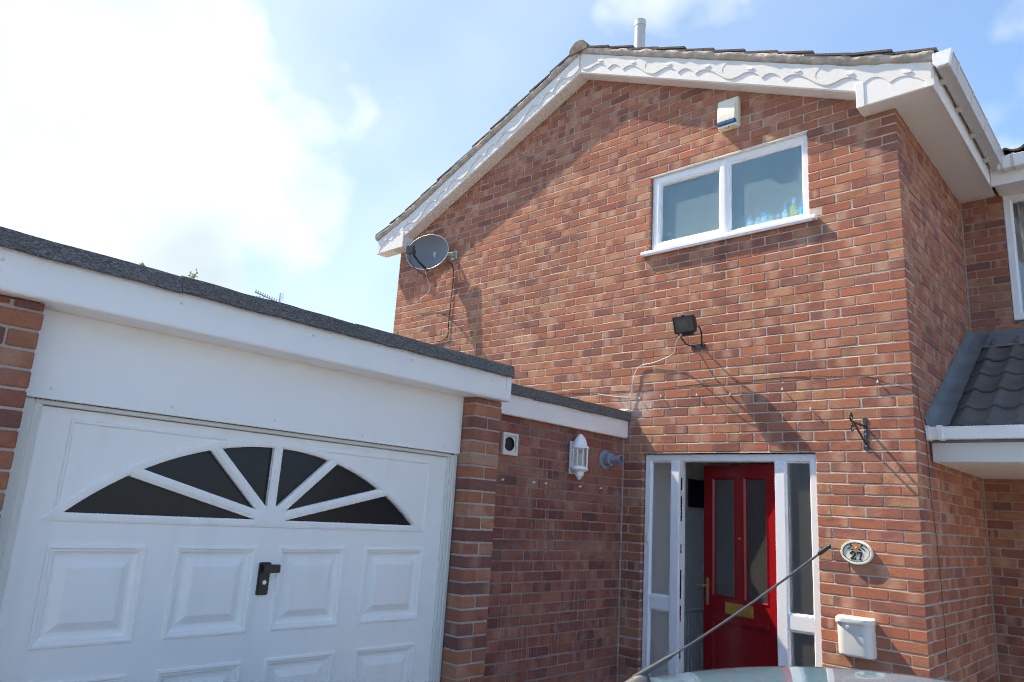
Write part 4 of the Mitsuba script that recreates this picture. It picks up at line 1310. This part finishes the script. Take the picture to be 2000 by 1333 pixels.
put(lk + "__wall_plate", box(-1.66, -1.54, -0.010, -0.001, 2.955, 2.995), "mat_black")
cab = [ff.pts([[-0.055, -0.085, -0.02]])[0], (-1.735, -0.13, 2.98), (-1.80, -0.055, 2.93), (-1.905, -0.03, 2.895), (-2.06, -0.016, 2.868), (-2.165, -0.014, 2.848), (-2.215, -0.02, 2.765), (-2.236, -0.018, 2.64), (-2.275, -0.02, 2.525), (-2.31, -0.02, 2.466)]
put(lk + "__cable", tube(spline(cab, 60), 0.0042, 6), "mat_dull_white", smooth=True)

# hanging basket bracket
bk = "basket_bracket"
lab(bk, "black iron hanging basket bracket on the wall near the house corner", "bracket")
bx = -0.312
put(bk + "__back_plate", [G.mesh(bevel_extr(union_all([sbox(bx - 0.011, 2.13, bx + 0.011, 2.31), Point(bx, 2.315).buffer(0.018), Point(bx, 2.122).buffer(0.018)]), 0.0, 0.006, 0.002))], "mat_iron")
arm = [(bx, -0.006, 2.275), (bx, -0.17, 2.268), (bx, -0.275, 2.262)]
put(bk + "__arm", [box(bx - 0.006, bx + 0.006, -0.275, -0.004, 2.262, 2.276, 0.002)], "mat_iron")
put(bk + "__brace", tube([(bx, -0.008, 2.150), (bx, -0.225, 2.262)], 0.0075, 6), "mat_iron")
t = np.linspace(0, 1.75 * math.pi, 20)
put(bk + "__scroll", [tube(np.c_[np.full(20, bx), -0.285 - 0.022 * np.sin(t), 2.300 - 0.026 * np.cos(t) * (1 - 0.2 * t / 6)], 0.006, 6), tube(np.c_[np.full(20, bx), -0.268 - 0.018 * np.sin(-t), 2.232 + 0.024 * np.cos(t)], 0.0055, 6)], "mat_iron", smooth=True)
for z in (2.245, 2.215, 2.135, 2.165)[:3]:
    put(bk + "__screw", G.mesh(lathe([(0, 0.006), (0.006, 0.006), (0.004, 0.010), (0, 0.010)], 10, (bx, z, 0))), "mat_steel")

# number plaque
nk = "house_number_plaque"
lab(nk, "oval cream house number plaque reading 27 with an orange flower", "plaque")
pc = (-0.400, 1.418)
el = lambda a, b: affinity.translate(affinity.scale(Point(0, 0).buffer(1, 32), a, b), *pc)
put(nk + "__rim", G.mesh(cat([extr(el(.104, .080), 0.004, 0.020), extr(el(.101, .077).difference(el(.088, .064)), 0.019, 0.026), extr(el(.098, .074).difference(el(.091, .067)), 0.025, 0.029)])), "mat_plaque_rim", smooth=35)
put(nk + "__line", G.mesh(extr(el(.089, .065).difference(el(.084, .060)), 0.019, 0.0245)), "mat_ink")
put(nk + "__face", G.mesh(extr(el(.085, .061), 0.018, 0.0215)), "mat_plaque_face")


def digit2(s=1.0):
    a = LineString([(-0.017 + 0.0, 0.016), (-0.014, 0.024), (-0.004, 0.029), (0.008, 0.027), (0.014, 0.018), (0.011, 0.006), (0.0, -0.008), (-0.014, -0.022)]).buffer(0.0062)
    b = sbox(-0.019, -0.030, 0.016, -0.019)
    c = Point(-0.013, 0.017).buffer(0.0085)
    d = Polygon([(0.009, -0.030), (0.018, -0.030), (0.019, -0.010), (0.014, -0.010)])
    return union_all([a, b, c, d])


def digit7():
    a = sbox(-0.018, 0.018, 0.019, 0.031)
    b = Polygon([(0.019, 0.031), (0.008, 0.020), (-0.006, -0.030), (0.007, -0.030), (0.010, -0.008), (0.019, 0.016)])
    c = Polygon([(-0.019, 0.031), (-0.010, 0.031), (-0.014, 0.008), (-0.019, 0.008)])
    d = sbox(-0.010, -0.030, 0.011, -0.025)
    return union_all([a, b, c, d])


for sh, dx in ((digit2(), -0.0205), (digit7(), 0.0205)):
    put(nk + "__numeral", G.mesh(extr(affinity.translate(affinity.scale(sh, 0.95, 0.86, origin=(0, 0)), pc[0] + dx, pc[1] - 0.022), 0.021, 0.0255)), "mat_ink")
flower = union_all([Point(pc[0] + 0.013 * math.cos(k * 1.2566), pc[1] + 0.034 + 0.013 * math.sin(k * 1.2566)).buffer(0.0095) for k in range(5)])
put(nk + "__flower", G.mesh(extr(flower, 0.021, 0.027)), "mat_orange")
put(nk + "__flower_centre", G.mesh(extr(Point(pc[0], pc[1] + 0.034).buffer(0.006), 0.0265, 0.029)), "mat_bottle_yellow")
for dx, dz, rot in ((-0.034, 0.044, -50), (-0.045, 0.026, 28), (-0.022, 0.020, 25), (0.034, 0.044, 50), (0.046, 0.024, -32), (0.022, 0.020, -40)):
    lf = affinity.translate(affinity.rotate(affinity.scale(Point(0, 0).buffer(1, 10), 0.013, 0.0048), rot), pc[0] + dx, pc[1] + dz)
    put(nk + "__leaf", G.mesh(extr(lf, 0.021, 0.0245)), "mat_leaf_dark")

# wall letterbox
mk = "letterbox"
lab(mk, "white wall mounted letterbox with rounded lid below the number plaque", "letterbox")
mx0, mx1, mz0, mz1 = -0.535, -0.303, 0.762, 1.000


def dshape(x0, x1, d, n=10, r=0.055):
    p = [(x0, 0)]
    for t in np.linspace(math.pi, math.pi / 2, n):
        p.append((x0 + r + r * math.cos(t), d - r + r * math.sin(t)))
    for t in np.linspace(math.pi / 2, 0, n):
        p.append((x1 - r + r * math.cos(t), d - r + r * math.sin(t)))
    p.append((x1, 0))
    return Polygon(p)


def loft_d(levels, n=10):
    v, f = [], []
    for (x0, x1, d, z, r) in levels:
        c = list(dshape(x0, x1, d, n, r).exterior.coords)[:-1]
        v += [(x, -y, z) for x, y in c]
    m = len(c)
    for i in range(len(levels) - 1):
        for j in range(m):
            k = (j + 1) % m
            a = i * m
            f += [[a + j, a + m + k, a + k], [a + j, a + m + j, a + m + k]]
    for o, flip in ((0, False), ((len(levels) - 1) * m, True)):
        for j in range(1, m - 1):
            f.append([o, o + j, o + j + 1] if not flip else [o, o + j + 1, o + j])
    return trimesh.Trimesh(np.array(v, float), f, process=False)


put(mk + "__body", loft_d([(mx0 + .014, mx1 - .004, 0.090, mz0, 0.045), (mx0 + .008, mx1 - .002, 0.100, mz0 + 0.012, 0.055), (mx0 + 0.004, mx1 - .006, 0.104, mz1 - 0.03, 0.060)]), "mat_box_white", smooth=40)
put(mk + "__lid", loft_d([(mx0 + .001, mx1 - .002, 0.116, mz1 - 0.036, 0.055), (mx0 - .001, mx1, 0.122, mz1 - 0.028, 0.060), (mx0, mx1, 0.120, mz1 - 0.004, 0.060), (mx0 + .012, mx1 - .012, 0.104, mz1 + 0.006, 0.05)]), "mat_box_white", smooth=35)
put(mk + "__lock", G.mesh(lathe([(0.0045, 0.098), (0.0115, 0.098), (0.0115, 0.124), (0.0075, 0.126), (0.0055, 0.118), (0, 0.118)], 16, (mx0 + 0.092, mz1 - 0.058, 0))), "mat_box_white", smooth=40)

# satellite dish
sk = "satellite_dish"
lab(sk, "grey oval satellite dish under the eaves at the far end of the gable", "satellite dish")
dc = np.array([-4.95, -0.235, 4.405])
ax = np.array([0.34, -0.93, 0.05]); ax /= np.linalg.norm(ax)
ur = np.cross([0, 0, 1], ax); ur /= np.linalg.norm(ur)      # horizontal
uu = np.cross(ax, ur)
dfm = Frame(dc, ur, uu, ax)
RA, RB, SAG = 0.275, 0.215, 0.075
v, f = [], []
NR, NT = 12, 48
for r in range(NR + 1):
    q = r / NR
    for t in range(NT):
        a = 2 * math.pi * t / NT
        v.append((RA * q * math.cos(a), RB * q * math.sin(a), SAG * (q * q - 1)))
for r in range(NR):
    for t in range(NT):
        k = (t + 1) % NT
        a, b = r * NT, (r + 1) * NT
        f += [[a + t, b + t, b + k], [a + t, b + k, a + k]]
front = trimesh.Trimesh(np.array(v), f, process=False)
back = front.copy()
back.vertices = back.vertices * [1.01, 1.01, 1] - [0, 0, 0.006]
back.faces = back.faces[:, ::-1]
put(sk + "__reflector", dfm.mesh(cat([front, back])), "mat_dish", smooth=True)
a = np.linspace(0, 2 * math.pi, 49)
put(sk + "__rim", dfm.mesh(tube(np.c_[RA * np.cos(a), RB * np.sin(a), 0 * a - 0.002], 0.0055, 6, False)), "mat_galv", smooth=True)
foot = np.array([0.0, -RB * 0.96, -0.01])
lnb = np.array([-0.03, -0.115, 0.29])
put(sk + "__feed_arm", dfm.mesh(tube([foot + [0, 0.0, -0.05], foot, foot * .5 + lnb * .5 + [0, -0.015, 0], lnb], [0.014, 0.014, 0.012, 0.012], 8)), "mat_black")
put(sk + "__receiver_head", dfm.mesh(cat([hull([(lnb[0] + sx * 0.042, lnb[1] + sy * 0.045 + 0.012, lnb[2] + dz) for sx in (-1, 1) for sy in (-1, 1) for dz in (0.0, 0.045)]), lathe([(0, 0), (0.032, 0), (0.034, -0.05), (0.024, -0.055), (0, -0.055)], 14, tuple(lnb + [0, 0.012, 0]))])), "mat_dark_grey_plastic")
wp = np.array([-4.735, -0.012, 4.388])
back_c = dfm.pts([[0.06, -0.02, -0.10]])[0]
put(sk + "__wall_bracket", [box(wp[0] - 0.055, wp[0] + 0.055, -0.014, -0.001, wp[2] - 0.055, wp[2] + 0.055, 0.003), tube([wp + [0, -0.0, -0.0], wp + [-0.03, -0.075, 0.0], back_c], 0.015, 8), tube([wp + [0, 0, 0.04], back_c + [0, 0, 0.03]], 0.007, 6),
                            hull([back_c + np.array([sx * .03, sy * .03, sz * .045]) for sx in (-1, 1) for sy in (-1, 1) for sz in (-1, 1)])], "mat_galv")
lw = dfm.pts([lnb + [0, -0.03, 0.02]])[0]
aw = dfm.pts([foot + [0, -0.02, 0.0]])[0]
put(sk + "__loose_cable", [tube(spline([lw, lw + [0.01, 0.02, -0.11], (aw + lw) / 2 + [0.03, 0.03, -0.12], aw + [-0.05, 0.10, -0.09]], 24), 0.0045, 6), ], "mat_black", smooth=True)
put(sk + "__bare_cable", tube(spline([aw, aw + [-0.03, 0.06, -0.07], aw + [-0.06, 0.14, -0.16], (-5.17, -0.05, 3.945), (-5.33, -0.03, 3.87)], 24), 0.0050, 6), "mat_dull_white", smooth=True)
put(sk + "__down_cable", tube(spline([back_c + [0.05, 0.05, -0.04], (-4.735, -0.02, 4.26), (-4.713, -0.012, 4.01), (-4.719, -0.012, 3.765), (-4.724, -0.012, 3.525), (-4.737, -0.012, 3.41), (-4.79, -0.012, 3.388), (-4.888, -0.012, 3.380), (-5.203, -0.012, 3.376), (-5.5, -0.012, 3.37)], 70), 0.0058, 6), "mat_black", smooth=True)

# clutter on the wall: cable run, hooks, pipe stub
put("wall_cable", tube(spline([(-3.4, -0.004, 2.685), (-3.017, -0.004, 2.672), (-2.21, -0.004, 2.645), (-1.8, -0.004, 2.652), (-1.43, -0.004, 2.660), (-1.1, -0.004, 2.657), (-0.804, -0.004, 2.660), (-0.5, -0.004, 2.638), (-0.262, -0.004, 2.622), (-0.01, -0.006, 2.609), (0.006, 0.02, 2.59), (0.006, 0.10, 2.45), (0.006, 0.20, 2.25), (0.006, 0.26, 1.9), (0.006, 0.32, 1.6), (0.006, 0.40, 0.8), (0.006, 0.42, 0.0)], 160), 0.0021, 5), "mat_cable_brown", smooth=True)
lab("wall_cable", "thin dark cable running along a brick course and down round the corner", "cable")
hooks = [(-2.154, 2.568), (-1.939, 2.574), (-1.601, 2.562), (-1.309, 2.552), (-0.887, 2.566), (-0.213, 2.574), (-0.68, 2.407)]
htxt = ["white hook in the brickwork right beside the flat roof end and floodlight cable", "white wall hook directly below the bend of the floodlight cable, second in the row", "white wall hook below and right of the floodlight, third in the row", "white wall hook within the floodlight's long shadow", "white wall hook right of the floodlight's shadow", "white wall hook nearest the corner above the iron basket bracket", "lone white hook lower than the others between shadow and basket bracket"]
for i, (x, z) in enumerate(hooks):
    key = "wall_hook" if i == 0 else f"wall_hook_{i:03d}"
    put(key, G.mesh(cat([tube([(x, z, -0.01), (x, z, 0.022)], 0.0032, 6), extr(Point(x, z).buffer(0.0065, 6), 0.020, 0.026), extr(sbox(x - .004, z, x + .004, z + .014), 0.016, 0.022)])), "mat_dull_white")
    lab(key, htxt[i], "hook", "hooks along the gable wall")
put("pipe_stub", [tube([(-2.575, -0.05, 2.622), (-2.40, -0.045, 2.592), (-2.25, -0.03, 2.575)], 0.008, 8), tube([(-2.40, -0.03, 2.592), (-2.39, -0.002, 2.592)], 0.006, 6)], "mat_stub_grey", smooth=40)
lab("pipe_stub", "short grey pipe stub on the gable wall just above the extension roof", "pipe")

# ================================================================ CAR
K = "parked_car"
lab(K, "light blue car whose glossy roof and aerial show at the bottom edge", "car")
CY, CZ, CX0 = -3.70, 1.2127, 0.90


def roof_z(x, y):
    x, y = np.asarray(x, float), np.asarray(y, float)
    a = np.where(x < CX0, 0.187, 0.063)
    return CZ - a * (x - CX0) ** 2 - 0.029 * (y - CY) ** 2


def grid_mesh(P):
    n, m = P.shape[:2]
    f = []
    for i in range(n - 1):
        for j in range(m - 1):
            a = i * m + j
            f += [[a, a + m, a + m + 1], [a, a + m + 1, a + 1]]
    return trimesh.Trimesh(P.reshape(-1, 3), f, process=False)


RX0, RX1, RW_ = 0.06, 1.95, 0.555
xs = np.linspace(RX0, RX1, 60)
ys = np.linspace(-RW_, RW_, 41)
X, Y = np.meshgrid(xs, ys, indexing="ij")
Z = roof_z(X, CY + Y)
edge = np.clip((np.abs(Y) - (RW_ - 0.07)) / 0.07, 0, 1)
Z = Z - 0.030 * edge ** 2
put(K + "__roof", grid_mesh(np.stack([X, CY + Y, Z], -1)), "mat_car", smooth=True)
for sgn in (-1, 1):
    yy = CY + sgn * (RW_ - 0.085)
    put(K + "__roof_seam", grid_mesh(np.stack([np.stack([xs, np.full(60, yy + d), roof_z(xs, yy + d) + 0.0012], -1) for d in (-0.004, 0.004)], 1)[:, ::(1 if sgn < 0 else -1)]), "mat_rubber")
# body: stations along x with half-width and height outlines
st = []
for x, top, w, lo in ((-1.46, 0.46, 0.55, 0.24), (-1.40, 0.58, 0.70, 0.16), (-1.20, 0.66, 0.78, 0.10), (-0.72, 0.735, 0.82, 0.08), (-0.45, 0.76, 0.83, 0.06), (0.4, 0.77, 0.84, 0.04), (1.5, 0.79, 0.84, 0.04), (2.1, 0.80, 0.82, 0.06), (2.40, 0.78, 0.76, 0.10), (2.50, 0.62, 0.66, 0.14), (2.52, 0.45, 0.58, 0.20)):
    half = [(0.0, top), (w * 0.55, top - 0.004), (w * 0.86, top - 0.03), (w * 0.97, top - 0.11), (w, (top + lo) / 2), (w * 0.97, lo + 0.06), (w * 0.90, lo), (0.0, lo)]
    ring = half + [(-a, b) for a, b in half[-2:0:-1]]
    st.append([(x, CY + a, b) for a, b in ring])
P = np.array(st)
P = np.concatenate([P, P[:, :1]], 1)
bodym = grid_mesh(P[:, ::-1])
caps = []
for r, fl in ((st[0], True), (st[-1], False)):
    n = len(r)
    fc_ = [[0, i, i + 1] for i in range(1, n - 1)]
    caps.append(trimesh.Trimesh(np.array(r), [q[::-1] if fl else q for q in fc_], process=False))
put(K + "__body", [bodym] + caps, "mat_car", smooth=35)
# glasshouse: windscreen, rear window and side glass between roof and waistline
tf = [(RX0, CY + y, float(roof_z(RX0, CY + y)) - 0.006 - 0.03 * max(0, (abs(y) - RW_ + .07) / .07) ** 2) for y in np.linspace(-RW_, RW_, 9)]
bf = [(-0.62, CY + y, 0.752) for y in np.linspace(-0.70, 0.70, 9)]
put(K + "__windscreen", grid_mesh(np.array([[bf[i], tf[i]] for i in range(9)])), "mat_car_glass", smooth=True)
tr = [(RX1, CY + y, float(roof_z(RX1, CY + y)) - 0.006 - 0.03 * max(0, (abs(y) - RW_ + .07) / .07) ** 2) for y in np.linspace(-RW_, RW_, 9)]
brr = [(2.36, CY + y, 0.79) for y in np.linspace(-0.66, 0.66, 9)]
put(K + "__rear_window", grid_mesh(np.array([[tr[i], brr[i]] for i in range(9)])), "mat_car_glass", smooth=True)
for sgn in (-1, 1):
    ta = lambda x: (x, CY + sgn * RW_, float(roof_z(x, CY + RW_)) - 0.033)
    ba = lambda x: (x, CY + sgn * 0.765, 0.745)
    for i, (t0, t1, b0, b1) in enumerate(((RX0 + .05, 0.80, -0.50, 0.84), (0.88, 1.86, 0.92, 2.20))):
        q = np.array([[ba(b0), ta(t0)], [ba(b1), ta(t1)]])
        put(K + "__side_window", grid_mesh(q if sgn > 0 else q[::-1]), "mat_car_glass")
    rail = [ba(-0.62), ta(RX0)] + [ta(x) for x in np.linspace(RX0 + .1, RX1 - .1, 9)] + [ta(RX1), ba(2.36)]
    put(K + "__roof_rail", tube(rail, 0.022, 8), "mat_car", smooth=40)
    put(K + "__pillar", tube([ba(0.88), ta(0.84)], 0.024, 6), "mat_rubber")
    for wx in (-0.86, 1.72):
        wk_ = put(K + "__wheel", lathe([(0.20, -0.09), (0.29, -0.095), (0.30, -0.07), (0.30, 0.07), (0.29, 0.095), (0.20, 0.09)], 28, (wx, CY + sgn * 0.74, GROUND + 0.30), (0, 1, 0)), "mat_rubber", smooth=40)
        put(wk_ + "__rim", lathe([(0, -0.06), (0.20, -0.08), (0.205, 0.08), (0.19, 0.08), (0.15, 0.05), (0.04, 0.07), (0, 0.07)], 20, (wx, CY + sgn * 0.745, GROUND + 0.30), (0, sgn, 0)), "mat_alu", smooth=40)
    put(K + "__headlight", hull([(-1.43, CY + sgn * 0.44, 0.50), (-1.43, CY + sgn * 0.60, 0.49), (-1.42, CY + sgn * 0.44, 0.58), (-1.20, CY + sgn * 0.74, 0.63), (-1.30, CY + sgn * 0.735, 0.50), (-1.22, CY + sgn * 0.55, 0.655)]), "mat_headlight")
# roof aerial
base = np.array([0.262, -3.735, 0.0]); base[2] = float(roof_z(base[0], base[1]))
tip = np.array([0.765, -3.745, 1.516])
dv = (tip - base) / np.linalg.norm(tip - base)
nrm = np.array([-0.25, 0, 1]); nrm /= np.linalg.norm(nrm)
aft = np.array([nrm[2], 0, -nrm[0]])
fin = []
for L, hh, ww in ((-0.040, 0.003, 0.018), (-0.015, 0.015, 0.023), (0.018, 0.028, 0.021), (0.045, 0.034, 0.014), (0.060, 0.030, 0.008)):
    for t in np.linspace(0, math.pi, 9):
        fin.append(base + aft * L + np.array([0, 1, 0]) * ww * math.cos(t) + nrm * (hh * math.sin(t) - 0.002))
for t in np.linspace(0, 2 * math.pi, 16):
    fin.append(base + aft * (0.006 + 0.052 * math.cos(t)) + np.array([0, 1, 0]) * 0.025 * math.sin(t) - nrm * 0.002)
alk = put(K + "__aerial", hull(fin), "mat_dark_grey_plastic", smooth=50)
s0 = base + aft * 0.02 + nrm * 0.020
Lm = np.linalg.norm(tip - s0)
pts = [s0 + (tip - s0) * q + np.array([0, 0, -0.010]) * math.sin(math.pi * q) for q in np.linspace(0, 1, 22)]
rad = [0.0082 - 0.0018 * min(i, 4) / 4 if i < 5 else 0.0026 for i in range(22)]
rad[4], rad[5] = 0.0062, 0.0028
rad[-3:] = [0.0024, 0.0024, 0.0022]
put(alk + "__mast", tube(pts, rad, 10), "mat_dark_grey_plastic", smooth=40)
e0 = pts[-1] - (pts[-1] - pts[-2]) * 1.1
put(alk + "__tip", tube([e0, e0 + (pts[-1] - e0) * .15, e0 + (pts[-1] - e0) * .9, pts[-1]], [0.0032, 0.0050, 0.0046, 0.0028], 10), "mat_black", smooth=40)

# ================================================================ DISTANT AERIAL
T_ = "tv_aerial"
lab(T_, "distant rooftop television aerial showing above the garage roof edge", "aerial")
b0, b1 = np.array([-12.946, 1.759, 5.722]), np.array([-12.70, 2.175, 5.560])
put(T_ + "__boom", tube([b0, b1, b1 + (b1 - b0) * 0.15], 0.013, 6), "mat_alu")
dirv = (b1 - b0) / np.linalg.norm(b1 - b0)
side = np.cross(dirv, [0, 0, 1]); side /= np.linalg.norm(side)
upd = np.cross(side, dirv)
for q in np.linspace(0.02, 0.92, 10):
    c = b0 + (b1 - b0) * q
    put(T_ + "__director", [tube([c - side * 0.11 + upd * 0.03, c, c + side * 0.11 + upd * 0.03], 0.004, 4), tube([c - side * 0.02 - upd * .02, c + upd * 0.055], 0.008, 4)], "mat_alu")
rc = b1 + dirv * 0.03
for s_ in (-1, 1):
    pl = [rc + side * s_ * 0.17 + upd * q * 0.2 for q in (-1, 1)]
    put(T_ + "__reflector_grid", [tube(pl, 0.004, 4)] + [tube([rc + upd * q, rc + upd * q + side * s_ * 0.17], 0.0028, 4) for q in (-0.18, -0.1, -0.02, 0.06, 0.14, 0.2)], "mat_alu")
put(T_ + "__mast", [tube([rc + [0, 0, -6.0], rc + [0, 0, 0.22]], 0.012, 6), tube([b0 * .62 + b1 * .38, b0 * .62 + b1 * .38 + [0, 0, -0.3], rc + [0, 0, -0.5]], 0.008, 5)], "mat_alu")
